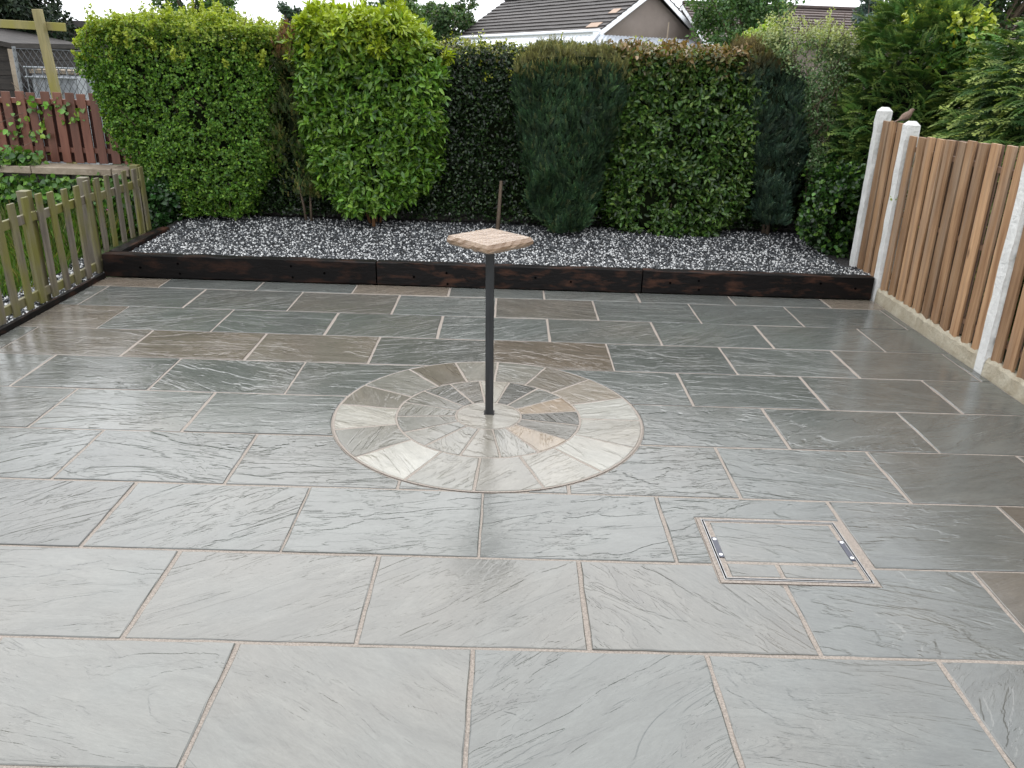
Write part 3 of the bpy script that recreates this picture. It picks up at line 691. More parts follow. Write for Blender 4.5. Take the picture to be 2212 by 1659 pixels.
def leafy(name, label, rows, Yf, depth, n, size, wr, cols, probs, topcol=None, toprange=(.82, 1.0), seed=1, lump=(.07, 4.), deep=.10, fine=False, mat='leaf', up=.25, holes=None, stray=.0, whorl=0, corem=True, shrink=.16, twig=None, group=None, back=.35, flat=.8, cat='shrub'):
    tab = prof_table(rows, Yf); base = ((tab[0, 1]+tab[0, 2])/2, Yf+depth/2, .17)
    e = empty(name, base); tag(e, label, cat, group)
    off = Vector(base)
    P, Nn, dp, g_, h = shell(tab, Yf, depth, n, seed, lump, deep, back=back)
    if holes is not None:
        hv = vnoise(P*holes[0]+3.3, seed+21); k = (hv < holes[1]) | (g_.random(len(P)) < .12)
        P, Nn, dp, h = P[k], Nn[k], dp[k], h[k]
    if stray:   # new shoots standing proud of the clipped face
        m_ = int(stray); idx = g_.choice(np.where(h > .75)[0], m_); kk = 7
        o_ = np.repeat(P[idx], kk, 0)+np.repeat(norm(Nn[idx]+np.array([0, 0, 1.4])+g_.normal(0, .25, (m_, 3))), kk, 0)*(np.tile(np.linspace(.02, .16, kk), m_)*np.repeat(g_.uniform(.4, 1.1, m_), kk))[:, None]
        P = np.concatenate([P, o_]); Nn = np.concatenate([Nn, np.repeat(Nn[idx], kk, 0)]); h = np.concatenate([h, np.full(m_*kk, 1.02)]); dp = np.concatenate([dp, np.zeros(m_*kk)])
    if whorl:   # leaves grow in tufts at shoot ends
        kk = whorl; P = np.repeat(P, kk, 0)+g_.normal(0, size*.22, (len(P)*kk, 3)); D = np.repeat(Nn+np.array([0, 0, up])+g_.normal(0, .35, Nn.shape), kk, 0); Nn = np.repeat(Nn, kk, 0); h = np.repeat(h, kk); dp = np.repeat(dp, kk)
        T = norm(D)*.55+norm(g_.normal(0, 1, P.shape)+np.array([0, 0, -.1]))*.9
    else:
        T = Nn*.4+norm(g_.normal(0, 1, P.shape))*1.0+np.array([0, 0, up])
    m_ = len(P)
    Fn = Nn*flat+np.array([0, 0, .55])+g_.normal(0, .45, (m_, 3))
    C = col_mix(g_, m_, cols, probs)
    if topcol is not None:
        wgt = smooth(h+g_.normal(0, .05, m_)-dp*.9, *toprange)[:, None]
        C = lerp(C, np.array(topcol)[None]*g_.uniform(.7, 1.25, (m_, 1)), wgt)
    C = np.clip(C, .002, .9)
    L_ = size*g_.uniform(.65, 1.25, m_)
    me = leaf_mesh(P-np.array(base), T, Fn, L_, L_*wr*g_.uniform(.85, 1.15, m_), C, fine)
    link('foliage', me, mat, e)
    if corem:
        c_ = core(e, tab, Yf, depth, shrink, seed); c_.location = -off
    if twig:
        b = MB(); gg = random.Random(seed)
        for i in range(twig):
            z = gg.uniform(tab[0, 0], tab[-1, 0]-.1); x0 = np.interp(z, tab[:, 0], tab[:, 1]); x1 = np.interp(z, tab[:, 0], tab[:, 2])
            p = Vector((gg.uniform(x0+.1, x1-.1), Yf+gg.uniform(.08, depth*.5), z)); d = Vector((gg.gauss(0, .12), -gg.uniform(0, .12), gg.uniform(.15, .4)))
            b.tube([p, p+d*.5+Vector((gg.gauss(0, .02), 0, 0)), p+d], [.005, .004, .002], 4)
        o = b.build('twigs', 'bark', e); o.location = -off; o['kind'] = 'stuff'
    return e, tab, off
def needled(name, label, rows, Yf, depth, n, size, wr, cols, probs, topcol=None, toprange=(.9, 1.), seed=1, lump=(.035, 5.), deep=.05, cat='conifer', back=.35, holes=None, up=.9, shrink=.12, zround=.1):
    tab = prof_table(rows, Yf); base = ((tab[0, 1]+tab[0, 2])/2, Yf+depth/2, .17)
    e = empty(name, base); tag(e, label, cat)
    P, Nn, dp, g_, h = shell(tab, Yf, depth, n, seed, lump, deep, back=back, zround=zround)
    if holes is not None:
        hv = vnoise(P*holes[0]+3.3, seed+21); k = (hv < holes[1]) | (g_.random(len(P)) < .15); P, Nn, dp, h = P[k], Nn[k], dp[k], h[k]
    m_ = len(P)
    # sprays lean together in small patches
    ax = np.stack([vnoise(P*9, seed+2), vnoise(P*9, seed+3), vnoise(P*9, seed+4)], -1)-.5
    T = Nn*.42+np.array([0, 0, up])+ax*1.1+g_.normal(0, .28, (m_, 3)); Fn = Nn+g_.normal(0, .5, (m_, 3))
    C = col_mix(g_, m_, cols, probs)*(.5+1.0*vnoise(P*6, seed+5))[:, None]
    if topcol is not None:
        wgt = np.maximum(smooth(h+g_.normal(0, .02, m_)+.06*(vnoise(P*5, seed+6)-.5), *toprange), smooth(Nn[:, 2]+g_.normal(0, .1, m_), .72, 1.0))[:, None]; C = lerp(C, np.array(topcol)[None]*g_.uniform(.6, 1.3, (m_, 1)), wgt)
    L_ = size*g_.uniform(.6, 1.3, m_)
    # each spray: a short axis feathered with narrow leaflets, paler at the tip
    T = norm(T); B = norm(np.cross(T, Fn)); Q = np.cross(B, T); K = []
    for i in range(5):
        t = i/4
        for s_ in (-1, 1): K.append((t*.75, s_*math.sin(.55), math.cos(.55), .42*(1-.5*t), .75+.55*t))
    K.append((.7, 0, 1, .4, 1.4))
    PP = np.concatenate([P+T*(L_*k[0])[:, None]-Q*(L_*.12*k[0])[:, None] for k in K]); TT = np.concatenate([T*k[2]+B*k[1] for k in K])
    LL = np.concatenate([L_*k[3] for k in K]); CC_ = np.concatenate([C*k[4] for k in K]); QQ = np.concatenate([Q]*len(K))+g_.normal(0, .25, (m_*len(K), 3))
    link('foliage', leaf_mesh(PP-np.array(base), TT, QQ, LL, LL*wr, np.clip(CC_, .002, .9)), 'needle', e)
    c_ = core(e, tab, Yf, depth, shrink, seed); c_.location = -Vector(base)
    return e, tab, Vector(base)

# ------------------------------------------------------------------ the hedge, plant by plant
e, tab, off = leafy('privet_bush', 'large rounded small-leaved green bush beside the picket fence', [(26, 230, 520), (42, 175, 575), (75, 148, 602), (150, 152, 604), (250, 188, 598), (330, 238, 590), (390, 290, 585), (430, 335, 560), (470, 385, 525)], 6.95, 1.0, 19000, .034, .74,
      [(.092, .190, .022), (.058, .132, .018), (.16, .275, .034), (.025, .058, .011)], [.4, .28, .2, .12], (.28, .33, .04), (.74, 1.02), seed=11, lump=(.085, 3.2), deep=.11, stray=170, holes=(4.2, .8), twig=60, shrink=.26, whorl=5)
o = bpy.data.objects
for dx in (-.25, .05, .3): stems(e, dx, 0, 1, .25, .6, .016, z0=-.01, seed=int(50+dx*100))
e, tab, off = needled('yew_shrub', 'narrow brownish yew squeezed between the two bright green bushes', [(88, 590, 645), (150, 588, 668), (250, 572, 692), (330, 585, 700), (400, 605, 695), (430, 625, 690)], 7.02, .5, 5200, .07, .3,
      [(.055, .075, .018), (.03, .055, .015), (.10, .095, .025)], [.45, .35, .2], (.13, .065, .03), (.86, 1.0), seed=12, lump=(.13, 4.6), deep=.06, holes=(5, .68), shrink=.2)
stems(e, 0, 0, 2, .1, .5, .02, z0=-.01, seed=5)
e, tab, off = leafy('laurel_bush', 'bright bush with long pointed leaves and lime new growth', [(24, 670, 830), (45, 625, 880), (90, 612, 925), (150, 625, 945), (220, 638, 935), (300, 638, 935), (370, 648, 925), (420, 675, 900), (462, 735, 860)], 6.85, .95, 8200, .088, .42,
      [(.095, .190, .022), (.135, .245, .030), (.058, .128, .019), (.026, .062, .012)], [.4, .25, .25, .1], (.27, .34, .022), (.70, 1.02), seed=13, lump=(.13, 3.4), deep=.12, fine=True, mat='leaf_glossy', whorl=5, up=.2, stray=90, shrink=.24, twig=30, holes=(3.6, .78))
stems(e, 0, -.1, 6, .34, .55, .011, 'stem_orange', z0=-.01, seed=8)
b = MB(); b.tube([(.02, -.3, .0), (.02, -.29, .45)], .022, 7); b.build('stem', 'stem_orange', e, True)
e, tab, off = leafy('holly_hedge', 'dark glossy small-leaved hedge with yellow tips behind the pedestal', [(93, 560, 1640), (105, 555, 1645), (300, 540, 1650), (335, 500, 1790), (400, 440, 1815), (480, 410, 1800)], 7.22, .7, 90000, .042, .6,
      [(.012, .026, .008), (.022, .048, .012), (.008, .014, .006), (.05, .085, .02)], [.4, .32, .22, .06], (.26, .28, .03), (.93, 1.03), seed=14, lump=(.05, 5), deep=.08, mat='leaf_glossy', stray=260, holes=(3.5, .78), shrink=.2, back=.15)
b = MB(); pb = at(1074, 497, 6.95); b.tube([tuple(Vector((pb[0], pb[1], .15))-off), tuple(Vector((pb[0]+.03, pb[1]+.25, .75))-off)], [.026, .02], 7); b.build('stem', 'bark', e, True)
e, tab, off = needled('clipped_conifer', 'dense dark clipped conifer column with a browned flat top', [(99, 1165, 1305), (106, 1130, 1350), (122, 1112, 1366), (200, 1113, 1362), (270, 1122, 1338), (350, 1130, 1312), (420, 1138, 1300), (470, 1150, 1290), (506, 1185, 1262)], 6.75, 1.15, 24000, .082, .24,
      [(.026, .056, .024), (.016, .036, .018), (.044, .082, .032), (.06, .075, .028)], [.42, .33, .19, .06], (.118, .112, .037), (.985, 1.03), seed=15, lump=(.05, 4.6), deep=.06, zround=.24)
# browned mat of clippings colour is in the foliage; a few dead sprigs below
e, tab, off = leafy('photinia_bush', 'broad bush of oval leaves with reddish tips beside the conifer column', [(96, 1350, 1600), (104, 1325, 1640), (200, 1330, 1645), (300, 1315, 1640), (400, 1300, 1640), (470, 1300, 1610), (512, 1350, 1540)], 6.95, .9, 8600, .068, .50,
      [(.040, .082, .017), (.068, .132, .024), (.021, .047, .012), (.11, .17, .032)], [.42, .28, .22, .08], (.17, .105, .045), (.80, 1.02), seed=16, lump=(.075, 4), deep=.11, fine=True, mat='leaf_glossy', whorl=4, up=.1, holes=(4, .76), shrink=.2)
stems(e, 0, 0, 4, .3, .4, .014, z0=-.01, seed=17)
e, tab, off = needled('small_conifer', 'smaller blue-green conifer with a brown top near the fence corner', [(108, 1585, 1690), (130, 1590, 1715), (200, 1605, 1745), (300, 1612, 1748), (380, 1622, 1735), (488, 1648, 1712)], 7.02, .6, 11000, .085, .24,
      [(.03, .056, .034), (.018, .036, .024), (.05, .08, .045)], [.45, .35, .2], (.10, .078, .03), (.84, 1.0), seed=18, lump=(.10, 4), deep=.07)
stems(e, 0, 0, 2, .1, .5, .03, z0=-.01, seed=19)
e, tab, off = leafy('silver_shrub', 'loose silvery green shrub with gaps beside the fence corner', [(50, 1720, 1840), (72, 1660, 1865), (130, 1680, 1880), (200, 1725, 1870), (270, 1730, 1830), (340, 1750, 1812), (400, 1770, 1810)], 6.95, .8, 34000, .036, .55,
      [(.075, .14, .05), (.14, .20, .09), (.04, .085, .025), (.25, .30, .19)], [.42, .28, .2, .1], (.30, .33, .15), (.7, 1.0), seed=20, lump=(.14, 3.6), deep=.16, stray=200, holes=(3.6, .60), corem=False, twig=160)
stems(e, 0, .0, 7, .42, 1.5, .014, z0=-.01, seed=21)
e, tab, off = leafy('ivy_bush', 'low leafy ivy spilling beside the white concrete corner post', [(345, 1848, 1868), (400, 1815, 1868), (450, 1780, 1860), (510, 1755, 1850), (560, 1800, 1842)], 6.15, .85, 5200, .055, .8,
      [(.03, .075, .014), (.014, .034, .009), (.09, .18, .03)], [.38, .47, .15], seed=22, lump=(.10, 4), deep=.14, fine=True, mat='leaf_glossy', holes=(4, .66), shrink=.2)
e, tab, off = leafy('ivy_bush', 'dark low ivy at the foot of the left bush by the last picket', [(395, 300, 345), (430, 305, 372), (480, 318, 360), (505, 325, 345)], 6.75, .5, 2600, .06, .8,
      [(.02, .055, .014), (.03, .08, .018), (.012, .03, .01)], [.4, .3, .3], seed=23, lump=(.07, 4), deep=.1, fine=True, mat='leaf_glossy', shrink=.16)

# big scale-leaf conifers beyond the board fence
def frond_tmpl():
    P = []; T = []; L_ = []; W_ = []
    for i in range(9):
        t = i/8; x = .01+.27*t; z = .04*t-.13*t*t
        for s_ in (-1, 1):
            a = .85-.25*t; ln = .125*(1-t*.7)+.012
            P.append((x, 0, z)); T.append((math.cos(a), s_*math.sin(a), -.12)); L_.append(ln); W_.append(.017)
            for k in (-1, 1):
                q = .42; P.append((x+math.cos(a)*ln*q, s_*math.sin(a)*ln*q, z-.05*ln)); T.append((math.cos(a+k*.5), s_*math.sin(a+k*.5), -.2)); L_.append(ln*.55); W_.append(.013)
    return map(np.array, (P, T, L_, W_))
def frondy(name, label, c, rad, n, cols, probs, tipc, seed, zlo=-.2, rows=None, trunk=True, scale=1., up=.25):
    fp, ft, fl, fw = frond_tmpl(); K = len(fp); g_ = np.random.default_rng(seed)
    e = empty(name, (c[0], c[1], zlo)); tag(e, label, 'conifer')
    d = norm(g_.normal(size=(n, 3))); zz = c[2]
    P = d*np.array(rad)*(1-np.abs(g_.normal(0, .13, (n, 1))))
    P *= (1+.28*(vnoise(P*1.7+seed, seed)-.5))[:, None]
    P[:, 2] += c[2]-zlo
    k = P[:, 2] > .25; P, d = P[k], d[k]; n = len(P)
    X = norm(d*np.array([1, 1, .35])+np.array([0, 0, up])+g_.normal(0, .28, (n, 3))); Z = norm(np.array([0, 0, 1.])+g_.normal(0, .3, (n, 3))+d*.9); Yv = norm(np.cross(Z, X)); Z = np.cross(X, Yv)
    M = np.stack([X, Yv, Z], -1); sc_ = g_.uniform(.7, 1.25, n)*scale
    PP = np.einsum('nij,kj->nki', M, fp)*sc_[:, None, None]+P[:, None]; TT = np.einsum('nij,kj->nki', M, ft); NN = np.repeat(Z[:, None], K, 1)
    cc = col_mix(g_, n, cols, probs); tip = smooth(fp[:, 0]/fp[:, 0].max()+np.abs(fp[:, 1])*2, .5, 1.2)
    C = cc[:, None]*(1-tip[None, :, None])+np.array(tipc)[None, None]*g_.uniform(.5, 1.3, (n, 1, 1))*tip[None, :, None]
    link('foliage', leaf_mesh(PP.reshape(-1, 3), TT.reshape(-1, 3), NN.reshape(-1, 3)+g_.normal(0, .2, (n*K, 3)), np.repeat(sc_, K)*np.tile(fl, n), np.repeat(sc_, K)*np.tile(fw, n)*1.15, np.clip(C.reshape(-1, 3), .002, .9)), 'needle', e)
    v = []; f = []
    b = MB(); b.tube([(0, 0, 0), (0, 0, (c[2]-zlo)*.7), (0, 0, c[2]-zlo+rad[2]*.7)], [.09, .06, .02], 8); b.build('trunk', 'bark', e)
    bm = bmesh.new(); bmesh.ops.create_icosphere(bm, subdivisions=2, radius=1); me = bpy.data.meshes.new('opaque_core'); bm.to_mesh(me); bm.free()
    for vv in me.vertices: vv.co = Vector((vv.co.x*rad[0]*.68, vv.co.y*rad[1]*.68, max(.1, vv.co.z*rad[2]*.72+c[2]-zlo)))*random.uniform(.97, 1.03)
    link('opaque_core', me, 'core_dark', e)  # solid dark core added to stop light passing through the fronds
    return e
frondy('conifer_tree', 'tall green conifer behind the short fence panel and bird', (4.55, 7.05, 1.35), (.78, .8, 1.38), 3600, [(.075, .15, .036), (.055, .12, .03), (.11, .18, .042)], [.45, .35, .2], (.19, .245, .06), 31, scale=.75, up=.35)
frondy('conifer_tree', 'spreading conifer with drooping pale-tipped sprays above the board fence', (5.35, 5.0, 1.15), (1.25, 1.7, 1.42), 4600, [(.075, .15, .036), (.05, .11, .03), (.03, .065, .02)], [.4, .35, .25], (.31, .36, .095), 32, scale=.9, up=-.15)
e, tab, off = leafy('lime_climber', 'lime and green climber growing through the conifers above the fence', [(42, 2010, 2150), (60, 1985, 2165), (110, 1990, 2150), (150, 2040, 2120)], 6.4, .7, 2600, .06, .75,
      [(.10, .21, .03), (.05, .12, .02), (.34, .38, .04)], [.45, .35, .2], (.33, .38, .045), (.7, 1.), seed=33, lump=(.15, 3), deep=.12, fine=True, mat='leaf_glossy', corem=False, holes=(3, .6), stray=30)
stems(e, 0, 0, 3, .3, 1.9, .02, z0=-.35, seed=34)

# ------------------------------------------------------------------ trees further off, most leaf colours lightened to imitate haze and daylight
def tree(name, label, c, rad, n, leaf, cols, probs, seed, clumps=26, zlo=-.25, cat='tree', tr=.14, mat='leaf', gap=1.0, topcol=None):
    g_ = np.random.default_rng(seed); e = empty(name, (c[0], c[1], zlo)); tag(e, label, cat)
    cd = norm(g_.normal(size=(clumps, 3)))*g_.uniform(.25, .86, (clumps, 1))**.6*np.array(rad); cr = g_.uniform(.26, .46, clumps)*min(rad)*gap
    i = g_.integers(0, clumps, n); d = norm(g_.normal(size=(n, 3))); P = cd[i]+d*(cr[i]*(1-np.abs(g_.normal(0, .22, n))))[:, None]
    P[:, 2] += c[2]-zlo; k = P[:, 2] > .3; P, d, i = P[k], d[k], i[k]; n = len(P)
    T = norm(g_.normal(0, 1, (n, 3))+np.array([0, 0, -.25])); C = col_mix(g_, n, cols, probs)*g_.uniform(.8, 1.2, clumps)[i][:, None]
    if topcol is not None: C = lerp(C, np.array(topcol)[None]*g_.uniform(.7, 1.2, (n, 1)), smooth(d[:, 2], .1, .9)[:, None]*.8)
    L_ = leaf*g_.uniform(.6, 1.3, n)
    link('crown', leaf_mesh(P, T, d+g_.normal(0, .5, (n, 3))+np.array([0, 0, .4]), L_, L_*.62, np.clip(C, .002, .9)), mat, e)
    b = MB(); H = c[2]-zlo
    b.tube([(0, 0, 0), (tr*.3, 0, H*.5), (0, tr*.3, H*.8), (0, 0, H+rad[2]*.4)], [tr, tr*.75, tr*.55, tr*.15], 8)
    for j in range(min(clumps, 16)):
        p = cd[j]+np.array([0, 0, H]); s0 = max(.2, min(H, p[2]*.62))
        b.tube([(0, 0, s0), tuple(Vector((0, 0, s0)).lerp(Vector(p), .55)+Vector((0, 0, .06*rad[2]))), tuple(p)], [tr*.38, tr*.24, tr*.08], 5)
    b.build('trunk', 'bark', e); return e
def ctr(px, py, Y): return at(px, py, Y)
GREEN = [(.075, .14, .04), (.05, .105, .032), (.11, .185, .055), (.03, .065, .022)]; GP = [.4, .3, .18, .12]
c = ctr(415, -8, 24); tree('broadleaf_tree', 'green tree top showing above the rounded small-leaved bush', c, (1.35, 1.2, 1.1), 7000, .12, GREEN, GP, 41)
c = ctr(628, 40, 45); e = tree('spruce_tree', 'small dark spruce tip far behind the hedge', (c[0], c[1], 3.0), (.75, .7, 1.9), 3500, .15, [(.03, .06, .035), (.045, .08, .045)], [.6, .4], 42, clumps=18)
c = ctr(850, 55, 34); tree('broadleaf_tree', 'light green tree behind the lime-topped bush', c, (1.35, 1.2, 1.45), 9000, .15, [(.07, .135, .035), (.05, .10, .028), (.11, .17, .045)], [.45, .35, .2], 43)
c = ctr(912, 78, 38); tree('broadleaf_tree', 'darker rounded tree left of the flowering chestnut', c, (1.1, 1.1, 1.2), 6000, .15, GREEN, GP, 44)
c = ctr(978, 58, 36); tree('chestnut_tree', 'tall pale-flowering tree left of the bungalow roof', c, (1.15, 1.1, 1.6), 9000, .15, [(.055, .105, .035), (.085, .14, .05), (.03, .065, .025), (.2, .2, .15)], [.42, .3, .18, .1], 45)
c = ctr(1608, 20, 20); tree('broadleaf_tree', 'large airy green tree right of the bungalow gable', (c[0], c[1], c[2]-.1), (1.35, 1.3, 1.45), 11000, .10, [(.08, .155, .05), (.055, .115, .038), (.11, .185, .065), (.035, .07, .028)], [.42, .3, .18, .1], 46, clumps=44, gap=.85, tr=.11)
c = ctr(1650, 92, 12); tree('golden_shrub', 'small lime-yellow shrub peeping over the hedge', (c[0], c[1], c[2]-.1), (.42, .4, .34), 3500, .07, [(.22, .33, .03), (.30, .40, .035), (.10, .18, .025)], [.45, .35, .2], 47, clumps=16, cat='shrub', tr=.05)
c = ctr(2120, 10, 13); tree('evergreen_tree', 'big dark evergreen towering behind the right-hand conifers', (c[0]+.2, c[1], c[2]+.5), (1.9, 1.4, 1.25), 16000, .10, [(.022, .05, .014), (.035, .075, .02), (.012, .025, .009), (.06, .10, .025)], [.4, .3, .2, .1], 48, clumps=40)
c = ctr(1885, 20, 26); tree('wispy_conifer', 'wispy blue-grey conifer beside the far brown roof', (c[0], c[1], c[2]-.3), (.6, .6, 1.0), 1800, .16, [(.09, .13, .12), (.06, .10, .09)], [.6, .4], 49, clumps=20, gap=.7, tr=.07)
c = ctr(60, 40, 13); tree('dark_conifer', 'dark spreading conifer behind the timber frame', (c[0]-.3, c[1], c[2]+.15), (1.05, .9, .85), 11000, .085, [(.010, .018, .010), (.016, .028, .014), (.026, .04, .02)], [.5, .3, .2], 50, clumps=30, mat='needle')

# ------------------------------------------------------------------ left: ivy wall, red fence, yard beyond
wl = empty('garden_wall', (-6.2, 7.55, -.05)); tag(wl, 'low stone garden wall with flat coping under the red fence', 'wall')
o = box('wall_face', 'old_wall', wl, (-9.5, -4.5, 7.46, 7.72, -.1, .625)); o.location = (6.2, -7.55, .05)
xx_ = -9.5
while xx_ < -4.55:
    ln = random.uniform(.75, 1.15); o = box('coping_stone', 'coping', wl, (xx_, min(xx_+ln, -4.45)-.008, 7.40, 7.76, .627+random.uniform(0, .006), .715), .008); o.location = (6.2, -7.55, .05); xx_ += ln
rd = empty('red_fence', (-6, 7.85, .71)); tag(rd, 'red-brown hit and miss board fence standing on the stone wall', 'fence')
def rr_(b, name, mat, bev=.002): o = b.build(name, mat, rd, bevel=bev); o.location = (6, -7.85, -.71); return o
x = -7.2; i = 0
while x < -3.7:
    dz = random.gauss(0, .006); M = Matrix.Translation((x, 7.80, 0)) @ Matrix.Rotation(R(random.gauss(0, .5)), 4, 'Y')
    rr_(MB().box(-.052, .052, -.009, .009, .719, 1.535+dz, M), 'board', 'red_board')
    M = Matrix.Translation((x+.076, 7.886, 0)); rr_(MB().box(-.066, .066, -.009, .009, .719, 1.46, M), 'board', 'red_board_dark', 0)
    x += .152; i += 1
for z in (.84, 1.40): rr_(MB().box(-7.3, -3.7, 7.8105, 7.8745, z, z+.06), 'rail', 'red_board', 0)

def ivy(name, label, pts, nrm, n, size, seed, par=None, cols=None):
    g_ = np.random.default_rng(seed); i = g_.integers(0, len(pts), n); P = np.array(pts)[i]+g_.normal(0, 1, (n, 3))*np.array([.10, .035, .05]); base = P.mean(0); base[2] = P[:, 2].min()
    e = empty(name, tuple(base)); tag(e, label, 'ivy')
    T = g_.normal(0, .7, (n, 3))+np.array([0, -.2, -.6]); Fn = np.array(nrm)+g_.normal(0, .4, (n, 3))
    C = col_mix(g_, n, cols or [(.085, .18, .025), (.05, .12, .02), (.14, .24, .04), (.025, .06, .014)], [.4, .3, .15, .15])
    L_ = size*g_.uniform(.6, 1.25, n); link('foliage', leaf_mesh(P-base, T, Fn, L_, L_*.95, C, True), 'leaf_glossy', e)
    b = MB(); gg = random.Random(seed)
    for k in range(7):
        p = Vector(P[gg.randrange(n)]-base); b.tube([p, p+Vector((gg.gauss(0, .12), -.01, gg.uniform(.05, .2))), p+Vector((gg.gauss(0, .2), -.02, gg.uniform(.2, .4)))], .003, 4)
    b.build('stem', 'bark', e); return e
pts = [(x, 7.43-.10*max(0, random.gauss(0, 1))*(1-z/.7), z) for x in np.arange(-8.5, -3.9, .05) for z in np.arange(.0, .60, .05) if random.random() < .8]
ivy('ivy', 'ivy covering the face of the low stone wall', pts, (0, -1, .55), 7500, .075, 61)
pts = [(x, 7.42+random.uniform(0, .3), .745+random.uniform(0, .05+.07*math.sin(x*3.1)**2)) for x in np.arange(-8.0, -5.2, .03) if math.sin(x*2.7)+random.random() > .2]
ivy('ivy', 'bright ivy sprawling over the wall coping below the red boards', pts, (0, -.6, 1), 900, .085, 62)
pts = [tuple(at(px, py, 7.77)) for (px, py) in [(60, 232), (70, 250), (62, 262), (55, 275), (80, 225), (88, 215), (85, 228), (110, 232), (115, 248), (82, 280), (85, 290), (128, 228), (140, 225), (150, 262), (92, 330), (40, 300), (18, 290), (3, 280), (160, 250)]]
ivy('ivy', 'scattered ivy leaves climbing the red board fence', pts, (0, -1, .3), 95, .065, 63, cols=[(.12, .24, .03), (.08, .18, .025), (.2, .3, .04), (.05, .1, .02)])

# grass behind the picket fence
n = 26000; g_ = np.random.default_rng(71)
gx_ = g_.uniform(-7.5, -4.3, n); gy_ = g_.uniform(3.0, 7.4, n); k = gx_ < -4.25-.3*vnoise(np.stack([gy_*1.5, gx_, 0*gx_], -1), 3); gx_, gy_ = gx_[k], gy_[k]; n = len(gx_)
P = np.stack([gx_, gy_, np.full(n, -.03)], -1); T = np.array([0, 0, 1.])+g_.normal(0, .38, (n, 3)); L_ = g_.uniform(.06, .20, n)*(1+1.0*smooth(gy_, 5.2, 6.6))
C = col_mix(g_, n, [(.07, .14, .02), (.10, .18, .025), (.18, .18, .06)], [.45, .35, .2])
tag(link('grass', leaf_mesh(P, T, norm(g_.normal(size=(n, 3))+np.array([.6, -.6, .2])), L_, .011, C, droop=.25), 'leaf'), 'long green grass growing behind the picket fence', 'grass', kind='stuff')
fl = at(240, 515-0, 6.35); e = empty('flower', (-4.12, 6.0, -.03)); tag(e, 'single small pink flower seen between the pickets', 'flower')
b = MB(); b.tube([(0, 0, 0), (.01, 0, .3), (.03, 0, .52)], .003, 5); b.build('stem', 'grass_ground', e)
Pp = np.zeros((8, 3))+np.array([.03, 0, .525]); an = np.arange(8)*math.pi/4; link('petals', leaf_mesh(Pp, np.stack([np.cos(an), np.sin(an), .4+0*an], -1), np.tile([0, 0, 1.], (8, 1)), .022, .014, np.tile([.55, .06, .40], (8, 1))), 'petal', e)

# timber frame, shed, chain-link fence, tank
tf = empty('timber_frame', (-6.0, 8.7, .5)); tag(tf, 'leaning algae-green timber post with a level crossbeam', 'frame')
p0 = at(122, 205, 8.7); p1 = at(80, 20, 8.7)
def bar(p, q, w_, name, mat, parent, bevel=.004):
    p, q = Vector(p), Vector(q); d = q-p; rot = d.to_track_quat('Z', 'Y').to_matrix().to_4x4()
    b = MB(); b.box(-w_[0]/2, w_[0]/2, -w_[1]/2, w_[1]/2, 0, d.length, Matrix.Translation(p) @ rot)
    o = b.build(name, mat, parent, bevel=bevel); o.location = -parent.location; return o
d_ = Vector(p1)-Vector(p0); pgr = Vector(p0)-d_*(( p0[2]+.25)/d_.z)
bar(pgr, p1, (.095, .095), 'post', 'green_timber', tf)
q0 = at(-160, 42, 8.78); q1 = at(141, 59, 8.78); bar(q0, q1, (.05, .10), 'beam', 'green_timber', tf); 
sh = empty('garden_shed', (-9.2, 11.2, -.25)); tag(sh, 'dark weathered timber shed beside the chain-link fence', 'shed')
pa = at(42, 195, 10.6); pt = at(38, 108, 10.6)
for i in range(11):
    z = -.25+i*.205; o = MB(); o.box(pa[0]-3.2, pa[0], 10.6-.02+.004*(i % 2), 12.6, z, z+.198); q = o.build('wall_board', 'shed_wood', sh); q.location = (9.2, -11.2, .25)
xa = pa[0]; zt = 2.0
b = MB(); b.add([(xa-3.3, 10.5, zt+.55), (xa+.06, 10.5, zt-.02), (xa+.06, 12.7, zt-.02), (xa-3.3, 12.7, zt+.55), (xa-3.3, 10.5, zt+.62), (xa+.06, 10.5, zt+.05), (xa+.06, 12.7, zt+.05), (xa-3.3, 12.7, zt+.62)], [(0, 3, 2, 1), (4, 5, 6, 7), (0, 1, 5, 4), (1, 2, 6, 5), (2, 3, 7, 6), (3, 0, 4, 7)])
q = b.build('roof', 'shed_wood', sh); q.location = (9.2, -11.2, .25)
b = MB(); b.box(xa-.01, xa+.06, 10.5, 10.56, -.25, zt-.03); q = b.build('corner_post', 'coping', sh); q.location = (9.2, -11.2, .25)
# chain link
cl = empty('chain_link_fence', (-6.8, 9.9, -.25)); tag(cl, 'grey chain-link fence in front of the galvanised tank', 'fence')
a0 = at(43, 190, 9.9); a1 = at(190, 190, 9.9); zt = at(60, 106, 9.9)[2]; b = MB()
x0_, x1_ = a0[0], a1[0]; zb_ = .75; Hh = zt-zb_; stp = .085
for s_ in (-1, 1):
    x = x0_-Hh*.6
    while x < x1_+Hh*.6:
        pa_ = Vector((x, 9.9+s_*.003, zb_)); pb_ = Vector((x+s_*Hh*.62, 9.9+s_*.003, zt))
        # clip to the run
        for it in range(2):
            for p, q in ((pa_, pb_), (pb_, pa_)):
                if p.x < x0_ and q.x > x0_: p += (q-p)*((x0_-p.x)/(q.x-p.x))
                if p.x > x1_ and q.x < x1_: p += (q-p)*((p.x-x1_)/(p.x-q.x))
        if x0_-1e-3 <= pa_.x <= x1_+1e-3 and x0_-1e-3 <= pb_.x <= x1_+1e-3 and (pa_-pb_).length > .02: b.tube([pa_, pb_], .0038, 4)
        x += stp
q = b.build('wire_mesh', 'wire', cl); q.location = (6.8, -9.9, .25)
